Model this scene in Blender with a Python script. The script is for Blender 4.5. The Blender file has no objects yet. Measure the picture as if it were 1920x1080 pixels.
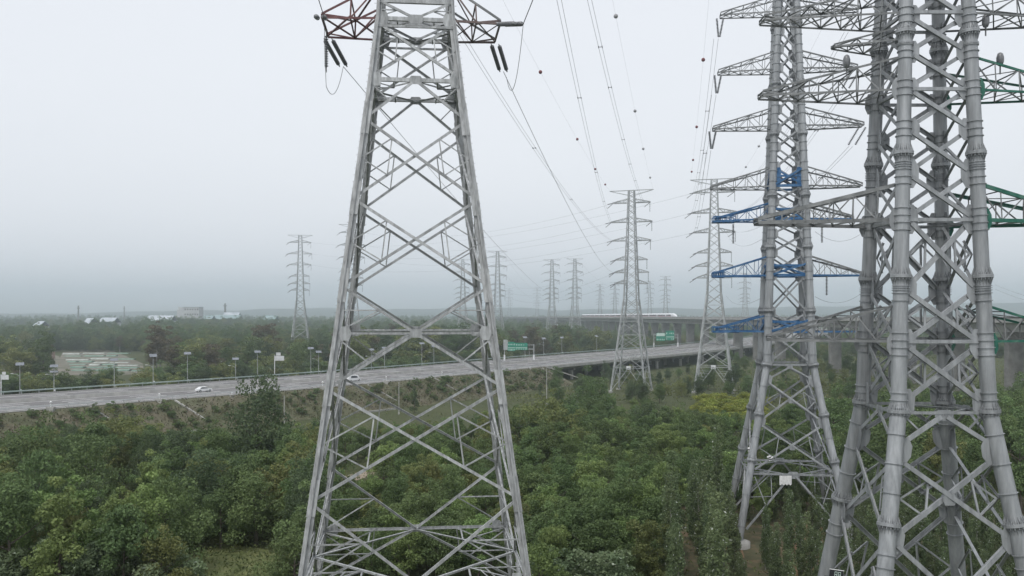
import bpy, math, random
import numpy as np
from mathutils import Vector, Matrix

random.seed(7)
RNG = np.random.default_rng(7)
SC = bpy.context.scene
COL = SC.collection
R = math.radians

# ------------------------------------------------------------------ camera, sky, sun, exposure
F = 1663.0            # focal length in pixels of the 1920 px wide frame
CAMH = 30.0           # the drone hovers 30 m above the plain
HOR = 582.0           # row of the horizon
cam_d = bpy.data.cameras.new('camera'); cam = bpy.data.objects.new('camera', cam_d); COL.objects.link(cam)
cam.location = (0, 0, CAMH); cam.rotation_euler = (R(90), 0, 0)
cam_d.sensor_width = 36.0; cam_d.lens = 36.0 * F / 1920.0; cam_d.shift_y = (HOR - 540.0) / 1920.0
cam_d.clip_start = 0.5; cam_d.clip_end = 20000
SC.camera = cam

SUN_EL, SUN_AZ = R(58), R(205)          # soft sun behind thin overcast, behind the camera to the left
world = bpy.data.worlds.new('World'); SC.world = world; world.use_nodes = True
wn, wl = world.node_tree.nodes, world.node_tree.links
wn.clear()
sky = wn.new('ShaderNodeTexSky'); sky.sky_type = 'NISHITA'; sky.sun_disc = False
sky.sun_elevation = SUN_EL; sky.sun_rotation = SUN_AZ
sky.air_density = 2.0; sky.dust_density = 6.0; sky.ozone_density = 1.0
bg1 = wn.new('ShaderNodeBackground'); bg1.inputs['Strength'].default_value = 0.05
wl.new(sky.outputs[0], bg1.inputs['Color'])
bg2 = wn.new('ShaderNodeBackground')                                 # even cloud layer
bg2.inputs['Color'].default_value = (0.85, 0.88, 0.935, 1); bg2.inputs['Strength'].default_value = 1.0
tcw = wn.new('ShaderNodeTexCoord'); mpw = wn.new('ShaderNodeMapping'); mpw.inputs['Scale'].default_value = (1, 1, 3)
nzw = wn.new('ShaderNodeTexNoise'); nzw.inputs['Scale'].default_value = 1.6; nzw.inputs['Detail'].default_value = 5
crw = wn.new('ShaderNodeValToRGB'); crw.color_ramp.elements[0].position = .3; crw.color_ramp.elements[1].position = .7
crw.color_ramp.elements[0].color = (0.72, 0.742, 0.79, 1); crw.color_ramp.elements[1].color = (0.755, 0.777, 0.82, 1)
wl.new(tcw.outputs['Generated'], mpw.inputs['Vector']); wl.new(mpw.outputs[0], nzw.inputs['Vector']); wl.new(nzw.outputs['Fac'], crw.inputs['Fac']); wl.new(crw.outputs[0], bg2.inputs['Color'])
mixs = wn.new('ShaderNodeMixShader'); mixs.inputs[0].default_value = 0.88
wo = wn.new('ShaderNodeOutputWorld')
wl.new(bg1.outputs[0], mixs.inputs[1]); wl.new(bg2.outputs[0], mixs.inputs[2]); wl.new(mixs.outputs[0], wo.inputs['Surface'])

sun_d = bpy.data.lights.new('sun', 'SUN'); sun = bpy.data.objects.new('sun', sun_d); COL.objects.link(sun)
sun_d.energy = 1.5; sun_d.angle = R(22); sun_d.color = (1.0, 0.97, 0.92)
sd = Vector((math.sin(SUN_AZ) * math.cos(SUN_EL), math.cos(SUN_AZ) * math.cos(SUN_EL), math.sin(SUN_EL)))
sun.rotation_euler = sd.to_track_quat('Z', 'Y').to_euler(); sun.location = (0, 0, 200)

SC.view_settings.view_transform = 'Standard'; SC.view_settings.look = 'None'
SC.view_settings.exposure = 0.36; SC.view_settings.gamma = 1.0
SC.render.engine = 'CYCLES'
SC.cycles.use_denoising = True
SC.cycles.max_bounces = 7; SC.cycles.diffuse_bounces = 3; SC.cycles.glossy_bounces = 2
SC.cycles.transmission_bounces = 3; SC.cycles.volume_bounces = 5
SC.cycles.use_adaptive_sampling = False
SC.cycles.caustics_reflective = False; SC.cycles.caustics_refractive = False

def P(x, y, Y):
    return Vector(((x - 960.0) * Y / F, Y, CAMH - (y - HOR) * Y / F))
def G(x, y, z=0.0):
    Y = (CAMH - z) * F / (y - HOR)
    return Vector(((x - 960.0) * Y / F, Y, z))

# ------------------------------------------------------------------ materials
MAT = {}
def mat(name, c0, c1=None, rough=0.7, metal=0.0, scale=1.0, detail=3.0, bump=0.0, spec=0.3, stretch=(1, 1, 1),
        objrand=0.0, coat=0.0, contrast=(0.35, 0.65), c2=None):
    m = bpy.data.materials.new(name); m.use_nodes = True; MAT[name] = m
    n, l = m.node_tree.nodes, m.node_tree.links
    b = n['Principled BSDF']
    b.inputs['Roughness'].default_value = rough; b.inputs['Metallic'].default_value = metal
    b.inputs['Specular IOR Level'].default_value = spec
    if coat: b.inputs['Coat Weight'].default_value = coat
    if c1 is None:
        b.inputs['Base Color'].default_value = (*c0, 1); return m
    geo = n.new('ShaderNodeNewGeometry'); mp = n.new('ShaderNodeMapping'); mp.inputs['Scale'].default_value = stretch
    l.new(geo.outputs['Position'], mp.inputs['Vector'])
    nz = n.new('ShaderNodeTexNoise'); nz.inputs['Scale'].default_value = scale; nz.inputs['Detail'].default_value = detail
    nz.inputs['Roughness'].default_value = 0.62
    l.new(mp.outputs[0], nz.inputs['Vector'])
    cr = n.new('ShaderNodeValToRGB'); cr.color_ramp.elements[0].position = contrast[0]; cr.color_ramp.elements[1].position = contrast[1]
    cr.color_ramp.elements[0].color = (*c0, 1); cr.color_ramp.elements[1].color = (*c1, 1)
    if c2 is not None:
        e = cr.color_ramp.elements.new((contrast[0] + contrast[1]) / 2); e.color = (*c2, 1)
    l.new(nz.outputs['Fac'], cr.inputs['Fac'])
    out = cr.outputs['Color']
    if objrand:
        oi = n.new('ShaderNodeObjectInfo'); hs = n.new('ShaderNodeHueSaturation')
        mr = n.new('ShaderNodeMapRange'); mr.inputs['To Min'].default_value = 1 - objrand; mr.inputs['To Max'].default_value = 1 + objrand
        l.new(oi.outputs['Random'], mr.inputs['Value']); l.new(mr.outputs[0], hs.inputs['Value']); l.new(out, hs.inputs['Color'])
        out = hs.outputs['Color']
    l.new(out, b.inputs['Base Color'])
    if bump:
        bp = n.new('ShaderNodeBump'); bp.inputs['Strength'].default_value = bump; bp.inputs['Distance'].default_value = 0.1
        l.new(nz.outputs['Fac'], bp.inputs['Height']); l.new(bp.outputs[0], b.inputs['Normal'])
    return m

mat('galvanised', (0.20, 0.208, 0.21), (0.49, 0.505, 0.515), rough=0.5, metal=0.25, scale=1.9, detail=9, stretch=(2, 2, 0.55), objrand=0.16, contrast=(.28, .68), c2=(0.35, 0.36, 0.365))
mat('galvanised_far', (0.28, 0.295, 0.30), (0.44, 0.455, 0.46), rough=0.6, metal=0.1, scale=0.6, objrand=0.1)
mat('tube_steel', (0.19, 0.20, 0.207), (0.41, 0.426, 0.442), rough=0.48, metal=0.25, scale=1.1, detail=9, stretch=(2.2, 2.2, 0.28), objrand=0.1, contrast=(.26, .72), c2=(0.30, 0.314, 0.327))
mat('steel_dull', (0.14, 0.147, 0.15), (0.26, 0.268, 0.272), rough=0.6, metal=0.2, scale=1.2, detail=5, objrand=0.15)
mat('red_paint', (0.10, 0.04, 0.042), (0.19, 0.095, 0.09), rough=0.65, scale=2, detail=7)
mat('brown_paint', (0.13, 0.09, 0.085), (0.2, 0.16, 0.15), rough=0.6, scale=2)
mat('blue_paint', (0.02, 0.085, 0.20), (0.10, 0.19, 0.33), rough=0.6, scale=1.5, detail=8, c2=(0.03, 0.115, 0.26))
mat('green_paint', (0.015, 0.10, 0.07), (0.09, 0.20, 0.155), rough=0.6, scale=1.5, detail=8, c2=(0.025, 0.14, 0.10))
mat('insulator', (0.10, 0.105, 0.115), (0.19, 0.195, 0.205), rough=0.35, scale=3, spec=0.5)
mat('wire', (0.16, 0.165, 0.17), rough=0.6, metal=0.2)
mat('wire_dark', (0.07, 0.07, 0.075), rough=0.7)
mat('ball_red', (0.16, 0.03, 0.03), rough=0.5)
mat('ball_grey', (0.3, 0.3, 0.31), rough=0.5)
mat('asphalt', (0.13, 0.126, 0.128), (0.185, 0.18, 0.18), rough=0.9, scale=0.35, detail=6, stretch=(1, 1, 1))
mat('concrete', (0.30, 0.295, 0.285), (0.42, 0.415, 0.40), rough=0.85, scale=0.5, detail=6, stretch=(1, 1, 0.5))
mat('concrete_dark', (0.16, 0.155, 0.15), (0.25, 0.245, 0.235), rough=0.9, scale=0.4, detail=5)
mat('white_paint', (0.62, 0.63, 0.64), (0.76, 0.77, 0.78), rough=0.5, scale=1.0)
mat('rail_white', (0.48, 0.49, 0.5), (0.62, 0.63, 0.64), rough=0.55, scale=0.5)
mat('rail_green', (0.28, 0.36, 0.33), (0.38, 0.45, 0.42), rough=0.6, scale=0.5)
mat('lane_paint', (0.50, 0.50, 0.50), (0.70, 0.70, 0.70), rough=0.7, scale=0.4)
mat('sign_green', (0.012, 0.19, 0.12), (0.02, 0.24, 0.16), rough=0.4, scale=0.8)
mat('sign_pale', (0.5, 0.62, 0.56), rough=0.4)
mat('panel_glass', (0.15, 0.165, 0.19), (0.20, 0.215, 0.24), rough=0.25, scale=1, spec=0.6)
mat('lamp_pole', (0.32, 0.34, 0.34), (0.42, 0.44, 0.44), rough=0.5, metal=0.2, scale=1)
mat('black_plate', (0.02, 0.022, 0.025), rough=0.4)
mat('glass_dark', (0.02, 0.025, 0.03), rough=0.1, spec=0.6)
mat('car_white', (0.72, 0.73, 0.74), rough=0.25, coat=0.6)
mat('tyre', (0.02, 0.02, 0.02), rough=0.9)
mat('train_white', (0.72, 0.73, 0.75), rough=0.35, coat=0.3)
mat('train_red', (0.35, 0.05, 0.06), rough=0.4)
mat('wall_white', (0.42, 0.43, 0.44), (0.56, 0.57, 0.58), rough=0.8, scale=0.15, detail=5)
mat('wall_brick', (0.30, 0.20, 0.17), (0.38, 0.28, 0.24), rough=0.9, scale=0.4)
mat('roof_white', (0.36, 0.40, 0.44), (0.50, 0.54, 0.58), rough=0.5, scale=0.1)
mat('roof_teal', (0.22, 0.31, 0.32), (0.30, 0.38, 0.39), rough=0.5, scale=0.1)
mat('roof_grey', (0.22, 0.2, 0.2), (0.33, 0.3, 0.29), rough=0.8, scale=0.3)
mat('net_green', (0.11, 0.20, 0.16), (0.25, 0.33, 0.28), rough=0.8, scale=0.35, detail=6)
mat('net_white', (0.28, 0.31, 0.29), (0.46, 0.49, 0.47), rough=0.7, scale=0.4)
mat('plank', (0.36, 0.31, 0.27), (0.5, 0.45, 0.4), rough=0.8, scale=2)
mat('sack', (0.62, 0.62, 0.62), (0.76, 0.76, 0.76), rough=0.8, scale=4)
mat('bark', (0.07, 0.06, 0.05), (0.15, 0.13, 0.11), rough=0.95, scale=3, stretch=(1, 1, 0.3))
mat('bark_pale', (0.20, 0.185, 0.17), (0.34, 0.32, 0.30), rough=0.95, scale=2, stretch=(1, 1, 0.4))
mat('hills', (0.05, 0.07, 0.05), (0.08, 0.09, 0.07), rough=1, scale=0.004)
mat('slope_soil', (0.06, 0.072, 0.034), (0.14, 0.122, 0.09), rough=1, scale=0.16, detail=8, bump=0.4, c2=(0.12, 0.12, 0.075))
mat('dirt_path', (0.26, 0.21, 0.165), (0.34, 0.29, 0.23), rough=1, scale=0.6, detail=6)
mat('soil_orange', (0.17, 0.105, 0.062), (0.25, 0.165, 0.105), rough=1, scale=0.5, detail=6)
mat('grove_soil', (0.055, 0.062, 0.034), (0.15, 0.11, 0.07), rough=1, scale=0.45, detail=7, c2=(0.085, 0.08, 0.046))
mat('meadow', (0.09, 0.115, 0.045), (0.17, 0.18, 0.08), rough=1, scale=0.5, detail=8, bump=.4)
mat('field_pink', (0.09, 0.10, 0.065), (0.21, 0.185, 0.16), rough=1, scale=0.09, detail=8)

def foliage(name, dark, light, tipc=None, trans=0.28, rnd=0.18):
    """leaf material: each card has its own tint attribute, each tree its own shift"""
    m = bpy.data.materials.new(name); m.use_nodes = True; MAT[name] = m
    n, l = m.node_tree.nodes, m.node_tree.links
    n.clear()
    at = n.new('ShaderNodeAttribute'); at.attribute_name = 'tint'
    cr = n.new('ShaderNodeValToRGB')
    cr.color_ramp.elements[0].position = 0.0; cr.color_ramp.elements[0].color = (*dark, 1)
    cr.color_ramp.elements[1].position = 0.85; cr.color_ramp.elements[1].color = (*light, 1)
    if tipc is not None:
        e = cr.color_ramp.elements.new(0.97); e.color = (*tipc, 1)
    l.new(at.outputs['Fac'], cr.inputs['Fac'])
    oi = n.new('ShaderNodeObjectInfo'); hs = n.new('ShaderNodeHueSaturation')
    mr = n.new('ShaderNodeMapRange'); mr.inputs['To Min'].default_value = 1 - rnd; mr.inputs['To Max'].default_value = 1 + rnd
    ml = n.new('ShaderNodeMath'); ml.operation = 'MULTIPLY'; ml.inputs[1].default_value = 7.13
    fr = n.new('ShaderNodeMath'); fr.operation = 'FRACT'
    mh = n.new('ShaderNodeMapRange'); mh.inputs['To Min'].default_value = 0.484; mh.inputs['To Max'].default_value = 0.512
    l.new(oi.outputs['Random'], mr.inputs['Value']); l.new(oi.outputs['Random'], ml.inputs[0]); l.new(ml.outputs[0], fr.inputs[0])
    l.new(fr.outputs[0], mh.inputs['Value']); l.new(mh.outputs[0], hs.inputs['Hue'])
    l.new(mr.outputs[0], hs.inputs['Value']); l.new(cr.outputs['Color'], hs.inputs['Color'])
    d = n.new('ShaderNodeBsdfPrincipled'); d.inputs['Roughness'].default_value = 0.75; d.inputs['Specular IOR Level'].default_value = 0.2
    t = n.new('ShaderNodeBsdfTranslucent'); mx = n.new('ShaderNodeMixShader'); mx.inputs[0].default_value = trans
    l.new(hs.outputs[0], d.inputs['Base Color']); l.new(hs.outputs[0], t.inputs['Color'])
    o = n.new('ShaderNodeOutputMaterial')
    l.new(d.outputs[0], mx.inputs[1]); l.new(t.outputs[0], mx.inputs[2]); l.new(mx.outputs[0], o.inputs['Surface'])
    return m
foliage('leaf_mid', (0.078, 0.122, 0.050), (0.175, 0.245, 0.102))
foliage('leaf_dark', (0.056, 0.084, 0.046), (0.125, 0.172, 0.086))
foliage('leaf_olive', (0.118, 0.142, 0.052), (0.225, 0.25, 0.098))
foliage('leaf_fresh', (0.12, 0.18, 0.062), (0.25, 0.335, 0.125))
foliage('leaf_poplar', (0.08, 0.112, 0.056), (0.17, 0.222, 0.108), tipc=(0.42, 0.45, 0.40))
foliage('leaf_silver', (0.10, 0.14, 0.075), (0.21, 0.27, 0.15), tipc=(0.40, 0.46, 0.36))
foliage('leaf_brown', (0.10, 0.088, 0.055), (0.18, 0.155, 0.098))
foliage('leaf_yellow', (0.17, 0.21, 0.045), (0.32, 0.35, 0.075))
foliage('weed', (0.075, 0.10, 0.04), (0.165, 0.19, 0.075))
foliage('weed_dry', (0.075, 0.082, 0.042), (0.165, 0.15, 0.095), tipc=(0.10, 0.14, 0.045))

# ground: grass, bare earth
def ground_material():
    m = bpy.data.materials.new('ground'); m.use_nodes = True; MAT['ground'] = m
    n, l = m.node_tree.nodes, m.node_tree.links; b = n['Principled BSDF']; b.inputs['Roughness'].default_value = 1
    b.inputs['Specular IOR Level'].default_value = 0.1
    geo = n.new('ShaderNodeNewGeometry')
    n1 = n.new('ShaderNodeTexNoise'); n1.inputs['Scale'].default_value = 0.035; n1.inputs['Detail'].default_value = 8
    n2 = n.new('ShaderNodeTexNoise'); n2.inputs['Scale'].default_value = 0.6; n2.inputs['Detail'].default_value = 8
    l.new(geo.outputs['Position'], n1.inputs['Vector']); l.new(geo.outputs['Position'], n2.inputs['Vector'])
    c1 = n.new('ShaderNodeValToRGB'); c1.color_ramp.elements[0].position = 0.3; c1.color_ramp.elements[1].position = 0.7
    c1.color_ramp.elements[0].color = (0.05, 0.066, 0.033, 1); c1.color_ramp.elements[1].color = (0.088, 0.096, 0.048, 1)
    c2 = n.new('ShaderNodeValToRGB'); c2.color_ramp.elements[0].position = 0.3; c2.color_ramp.elements[1].position = 0.75
    c2.color_ramp.elements[0].color = (0.042, 0.052, 0.026, 1); c2.color_ramp.elements[1].color = (0.10, 0.105, 0.052, 1)
    mx = n.new('ShaderNodeMix'); mx.data_type = 'RGBA'; mx.inputs[0].default_value = 0.5
    l.new(n1.outputs['Fac'], c1.inputs['Fac']); l.new(n2.outputs['Fac'], c2.inputs['Fac'])
    l.new(c1.outputs[0], mx.inputs[6]); l.new(c2.outputs[0], mx.inputs[7]); l.new(mx.outputs[2], b.inputs['Base Color'])
    bp = n.new('ShaderNodeBump'); bp.inputs['Strength'].default_value = 0.6; bp.inputs['Distance'].default_value = 0.3
    l.new(n2.outputs['Fac'], bp.inputs['Height']); l.new(bp.outputs[0], b.inputs['Normal'])
ground_material()

# ------------------------------------------------------------------ mesh helpers
def perp(a):
    a = Vector(a).normalized()
    u = a.cross(Vector((0, 0, 1)))
    if u.length < 1e-3: u = a.cross(Vector((1, 0, 0)))
    u.normalize(); return a, u, a.cross(u).normalized()

class MB:
    def __init__(self): self.v = []; self.f = []; self.s = []
    def add(self, vs, fs, smooth=False):
        o = len(self.v); self.v += [tuple(x) for x in vs]
        for f in fs: self.f.append([i + o for i in f]); self.s.append(smooth)
        return self
    def box(self, c, sx, sy, sz, M=None):
        vs = [Vector((x * sx / 2, y * sy / 2, z * sz / 2)) for x in (-1, 1) for y in (-1, 1) for z in (-1, 1)]
        if M is not None: vs = [M @ p for p in vs]
        vs = [p + Vector(c) for p in vs]
        return self.add(vs, [(0, 1, 3, 2), (4, 6, 7, 5), (0, 4, 5, 1), (2, 3, 7, 6), (0, 2, 6, 4), (1, 5, 7, 3)])
    def prof(self, p, q, u, w, pts):
        k = len(pts); p = Vector(p); q = Vector(q)
        vs = [p + u * a + w * b for a, b in pts] + [q + u * a + w * b for a, b in pts]
        fs = [(i, (i + 1) % k, (i + 1) % k + k, i + k) for i in range(k)] + [tuple(range(k))[::-1], tuple(range(k, 2 * k))]
        return self.add(vs, fs)
    def beam(self, p, q, w, h=None, n=None):
        h = h or w; a = (Vector(q) - Vector(p)).normalized()
        if n is None: _, u, n = perp(a)
        else:
            u = Vector(n).cross(a).normalized(); n = a.cross(u)
        return self.prof(p, q, u, n, [(-w / 2, -h / 2), (w / 2, -h / 2), (w / 2, h / 2), (-w / 2, h / 2)])
    def angle(self, p, q, w, t, n):
        """rolled steel angle: one flange faces n, the other runs inward"""
        a = (Vector(q) - Vector(p)).normalized(); u = Vector(n).cross(a)
        if u.length < 1e-4: _, u, _ = perp(a)
        u.normalize(); n = a.cross(u)
        o = -w / 2
        return self.prof(p, q, u, n, [(o, 0), (o + w, 0), (o + w, -t), (o + t, -t), (o + t, -w * .8), (o, -w * .8)])
    def tube(self, p, q, r0, r1=None, n=10, caps=True):
        r1 = r0 if r1 is None else r1; p = Vector(p); q = Vector(q); a, u, w = perp(q - p)
        an = [2 * math.pi * i / n for i in range(n)]
        vs = [p + (u * math.cos(t) + w * math.sin(t)) * r0 for t in an] + [q + (u * math.cos(t) + w * math.sin(t)) * r1 for t in an]
        self.add(vs, [(i, (i + 1) % n, (i + 1) % n + n, i + n) for i in range(n)], True)
        if caps: self.add(vs[:n], [tuple(range(n))[::-1]]); self.add(vs[n:], [tuple(range(n))])
        return self
    def lathe(self, p, a, prof, n=12, smooth=True):
        p = Vector(p); a, u, w = perp(a); m = len(prof); vs = []
        for r, z in prof:
            for i in range(n):
                t = 2 * math.pi * i / n; vs.append(p + a * z + (u * math.cos(t) + w * math.sin(t)) * r)
        fs = [(j * n + i, j * n + (i + 1) % n, (j + 1) * n + (i + 1) % n, (j + 1) * n + i) for j in range(m - 1) for i in range(n)]
        self.add(vs, fs, smooth)
        self.add(vs[:n], [tuple(range(n))[::-1]]); self.add(vs[-n:], [tuple(range(n))])
        return self
    def line(self, pts, r, n=4):
        pts = [Vector(p) for p in pts]; vs = []; m = len(pts)
        for i, p in enumerate(pts):
            a, u, w = perp(pts[min(i + 1, m - 1)] - pts[max(i - 1, 0)])
            rr = r[i] if isinstance(r, (list, tuple)) else r
            for k in range(n):
                t = 2 * math.pi * (k + .5) / n; vs.append(p + (u * math.cos(t) + w * math.sin(t)) * rr)
        return self.add(vs, [(j * n + i, j * n + (i + 1) % n, (j + 1) * n + (i + 1) % n, (j + 1) * n + i) for j in range(m - 1) for i in range(n)], True)
    def ball(self, c, r, sx=1, sy=1, sz=1, n=10, m=7):
        prof = [(max(1e-3, r * math.sin(math.pi * j / m)), -r * math.cos(math.pi * j / m)) for j in range(m + 1)]
        o = len(self.v); self.lathe((0, 0, 0), (0, 0, 1), prof, n)
        for i in range(o, len(self.v)):
            x, y, z = self.v[i]; self.v[i] = (x * sx + c[0], y * sy + c[1], z * sz + c[2])
        return self
    def mesh(self, name, m):
        me = bpy.data.meshes.new(name); me.from_pydata(self.v, [], self.f)
        me.polygons.foreach_set('use_smooth', self.s)
        for x in (m if isinstance(m, (list, tuple)) else [m]): me.materials.append(MAT[x])
        me.update(); return me
    def build(self, name, m, parent=None, loc=None):
        o = bpy.data.objects.new(name, self.mesh(name, m)); COL.objects.link(o)
        if parent is not None: o.parent = parent
        if loc is not None: o.location = loc
        return o

def obj(name, me, parent=None, loc=(0, 0, 0)):
    o = bpy.data.objects.new(name, me); COL.objects.link(o); o.parent = parent; o.location = loc; return o
def tag(o, label=None, cat=None, group=None, kind=None):
    if label: o['label'] = label
    if cat: o['category'] = cat
    if group: o['group'] = group
    if kind: o['kind'] = kind
    return o
def empty(name, loc=(0, 0, 0), rz=0.0, label=None, cat=None, group=None):
    o = bpy.data.objects.new(name, None); COL.objects.link(o); o.location = loc; o.rotation_euler = (0, 0, rz)
    o.empty_display_size = 0.5
    return tag(o, label, cat, group)
def copy_tree(o, parent=None):
    c = o.copy(); COL.objects.link(c); c.parent = parent
    for ch in list(o.children): copy_tree(ch, c)
    return c
def lerp(a, b, t): return a + (b - a) * t

# ------------------------------------------------------------------ ground, hills
def grid_mesh(name, xs, ys, zf, m):
    vs = [(x, y, zf(x, y)) for y in ys for x in xs]; k = len(xs)
    fs = [(j * k + i, j * k + i + 1, (j + 1) * k + i + 1, (j + 1) * k + i) for j in range(len(ys) - 1) for i in range(k - 1)]
    b = MB(); b.add(vs, fs, True); return b.build(name, m)
o = grid_mesh('ground', [-5800, -2500, -1000, -400, 0, 400, 1000, 2500, 5800], [-150, 0, 200, 500, 1000, 2500, 5900], lambda x, y: 0.0, 'ground')
tag(o, kind='structure')

def hill_z(x, y):
    r = 0; k = .3
    for (cx, cy, a, wx, wy) in ((-2600, 4700, 70, 900, 500), (-1300, 5000, 150, 900, 500), (-300, 5100, 175, 800, 500), (700, 5000, 160, 800, 500),
                               (1700, 4800, 205, 800, 500), (2600, 4600, 260, 700, 500), (3600, 4800, 230, 900, 500)):
        r = max(r, k * a * math.exp(-((x - cx) / wx) ** 2 - ((y - cy) / wy) ** 2))
    return r + 6 * math.sin(x * 0.006 + 1.3) * math.exp(-((y - 4900) / 600) ** 2) + 3 * math.sin(x * 0.017) * math.exp(-((y - 4900) / 600) ** 2) - 4
o = grid_mesh('hills', list(range(-4200, 4800, 60)), list(range(3700, 5840, 120)), hill_z, 'hills'); tag(o, kind='structure')

# ------------------------------------------------------------------ highway: embankment then viaduct
NEAR = [(-330, -60), (-250, 40), (-185, 118), (-114, 200), (-57, 264), (-18, 316), (20, 373), (62, 434), (110, 502), (178, 618), (262, 780), (400, 1080), (560, 1450)]
def spline(pts, step):
    pts = [Vector((a, b, 0)) for a, b in pts]; out = []
    for i in range(1, len(pts) - 2):
        p0, p1, p2, p3 = pts[i - 1:i + 3]; n = max(2, int((p2 - p1).length / step))
        for k in range(n):
            t = k / n
            out.append(0.5 * ((2 * p1) + (p2 - p0) * t + (2 * p0 - 5 * p1 + 4 * p2 - p3) * t * t + (3 * p1 - p0 - 3 * p2 + p3) * t ** 3))
    out.append(pts[-2]); return out
HW = spline(NEAR, 4.0)
HWN = []
for i in range(len(HW)):
    d = (HW[min(i + 1, len(HW) - 1)] - HW[max(i - 1, 0)]).normalized(); HWN.append(Vector((-d.y, d.x, 0)))
ZR, WID = 7.0, 43.0
IB = min(range(len(HW)), key=lambda i: (HW[i] - Vector((20, 373, 0))).length)      # where the bridge begins
def hw(i, off, z): 
    p = HW[i] + HWN[i] * off; return Vector((p.x, p.y, z))
def strip(i0, i1, offs_z, m, name, parent=None):
    k = len(offs_z); vs = []; fs = []
    for i in range(i0, i1 + 1):
        for off, z in offs_z: vs.append(hw(i, off, z))
    for j in range(i1 - i0):
        for c in range(k - 1): fs.append((j * k + c, j * k + c + 1, (j + 1) * k + c + 1, (j + 1) * k + c))
    b = MB(); b.add(vs, fs); return b.build(name, m, parent)
LAST = len(HW) - 1
road = strip(0, LAST, [(0.0, ZR), (WID, ZR)], 'asphalt', 'highway'); tag(road, kind='structure')
emb = strip(0, IB - 3, [(-13.5, -0.05), (-0.6, ZR - 0.05), (WID + 0.6, ZR - 0.05), (WID + 13.5, -0.05)], 'slope_soil', 'embankment'); tag(emb, kind='structure')
# rounded end of the embankment under the bridge head
b = MB(); e0 = IB - 3
top = [hw(e0, -0.6, ZR - .05), hw(e0, WID + .6, ZR - .05)]
bot = [hw(e0, -13.5, -.05), hw(e0 + 2, -9, -.05), hw(e0 + 3, 0, -.05), hw(e0 + 3, WID, -.05), hw(e0 + 2, WID + 9, -.05), hw(e0, WID + 13.5, -.05)]
b.add(top + bot, [(0, 2, 3), (0, 3, 4), (0, 4, 5, 1), (1, 5, 6), (1, 6, 7)]); o = b.build('abutment_slope', 'slope_soil', emb)
# lane lines (too small to pick apart singly)
b = MB()
def dash(i0, i1, off, w):
    vs = []
    for i in range(i0, i1 + 1): vs += [hw(i, off - w / 2, ZR + .012), hw(i, off + w / 2, ZR + .012)]
    b.add(vs, [(2 * j, 2 * j + 1, 2 * j + 3, 2 * j + 2) for j in range(i1 - i0)])
for off in (4.0, 19.6, 23.4, WID - 4.0): dash(0, LAST, off, 0.6)
for off in (7.9, 11.8, 15.7, 27.3, 31.2, 35.1):
    for i in range(0, LAST - 2, 4): dash(i, i + 2, off, 0.6)
o = b.build('lane_marking', 'lane_paint', road); tag(o, kind='stuff')
# shoulder kerbs
for off, nm in ((-0.3, 'kerb'), (WID + .3, 'kerb')):
    strip(0, LAST, [(off - .35, ZR + .0), (off - .35, ZR + .16), (off + .35, ZR + .16), (off + .35, ZR + .0)], 'concrete', nm, road)

def guardrail(off, i0, i1, z0, m, label, wall=False, hgt=0.85):
    r = empty('guardrail' if not wall else 'median_barrier', hw(i0, off, z0), 0, label, 'guardrail' if not wall else 'barrier')
    inv = -hw(i0, off, z0)
    def sweep(prof, name, mm):
        k = len(prof); vs = []; fs = []
        for i in range(i0, i1 + 1):
            for a, z in prof: vs.append(hw(i, off + a, z0 + z) + inv)
        for j in range(i1 - i0):
            for c in range(k): fs.append((j * k + c, j * k + (c + 1) % k, (j + 1) * k + (c + 1) % k, (j + 1) * k + c))
        q = MB(); q.add(vs, fs); return q.build(name, mm, r)
    if wall: sweep([(-.3, 0), (-.12, .9), (.12, .9), (.3, 0)], 'barrier_wall', m)
    else:
        sweep([(-.04, hgt - .38), (-.04, hgt), (.04, hgt), (.04, hgt - .38)], 'rail', m)
        q = MB()
        for i in range(i0, i1 + 1):
            q.box(hw(i, off + .09, z0 + hgt / 2) + inv, .14, .14, hgt)
        tag(q.build('post', 'lamp_pole', r), kind='stuff')
    return r
guardrail(0.1, 0, LAST, ZR + .16, 'rail_white', 'white steel guardrail along the near edge of the highway')
guardrail(WID - .1, 0, LAST, ZR + .16, 'rail_green', 'pale green guardrail along the far edge of the highway', hgt=1.1)
guardrail(21.5, 0, LAST, ZR, 'concrete', 'low median barrier down the middle of the highway', wall=True)
# viaduct
via = empty('highway_viaduct', hw(IB, 20, 0), 0, 'concrete highway viaduct on rows of columns beyond the grassy embankment', 'bridge')
inv = -hw(IB, 20, 0)
q = MB(); prof = [(-0.8, ZR + .1), (-0.8, ZR - 1.0), (2.5, ZR - 2.1), (WID - 2.5, ZR - 2.1), (WID + .8, ZR - 1.0), (WID + .8, ZR + .1), (WID + .66, ZR + .1), (WID + .66, ZR - .06), (-.66, ZR - .06), (-.66, ZR + .1)]
k = len(prof); vs = []; fs = []
for i in range(IB - 3, LAST + 1):
    for a, z in prof: vs.append(hw(i, a, z) + inv)
for j in range(LAST - IB + 3):
    for c in range(k): fs.append((j * k + c, j * k + (c + 1) % k, (j + 1) * k + (c + 1) % k, (j + 1) * k + c))
q.add(vs, fs).build('deck', 'concrete', via)
for i in range(IB + 4, LAST - 40, 7):
    d = HWN[i]; ang = math.atan2(d.y, d.x); M = Matrix.Rotation(ang, 3, 'Z')
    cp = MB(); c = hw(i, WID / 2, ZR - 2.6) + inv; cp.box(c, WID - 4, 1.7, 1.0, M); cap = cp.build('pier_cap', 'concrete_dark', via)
    for off in (3.5, 12.5, 21.5, 30.5, 39.5):
        pc = MB(); p = hw(i, off, 0) + inv; pc.tube(p, p + Vector((0, 0, ZR - 3.1)), .75, n=12); pc.build('column', 'concrete', via)
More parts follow.
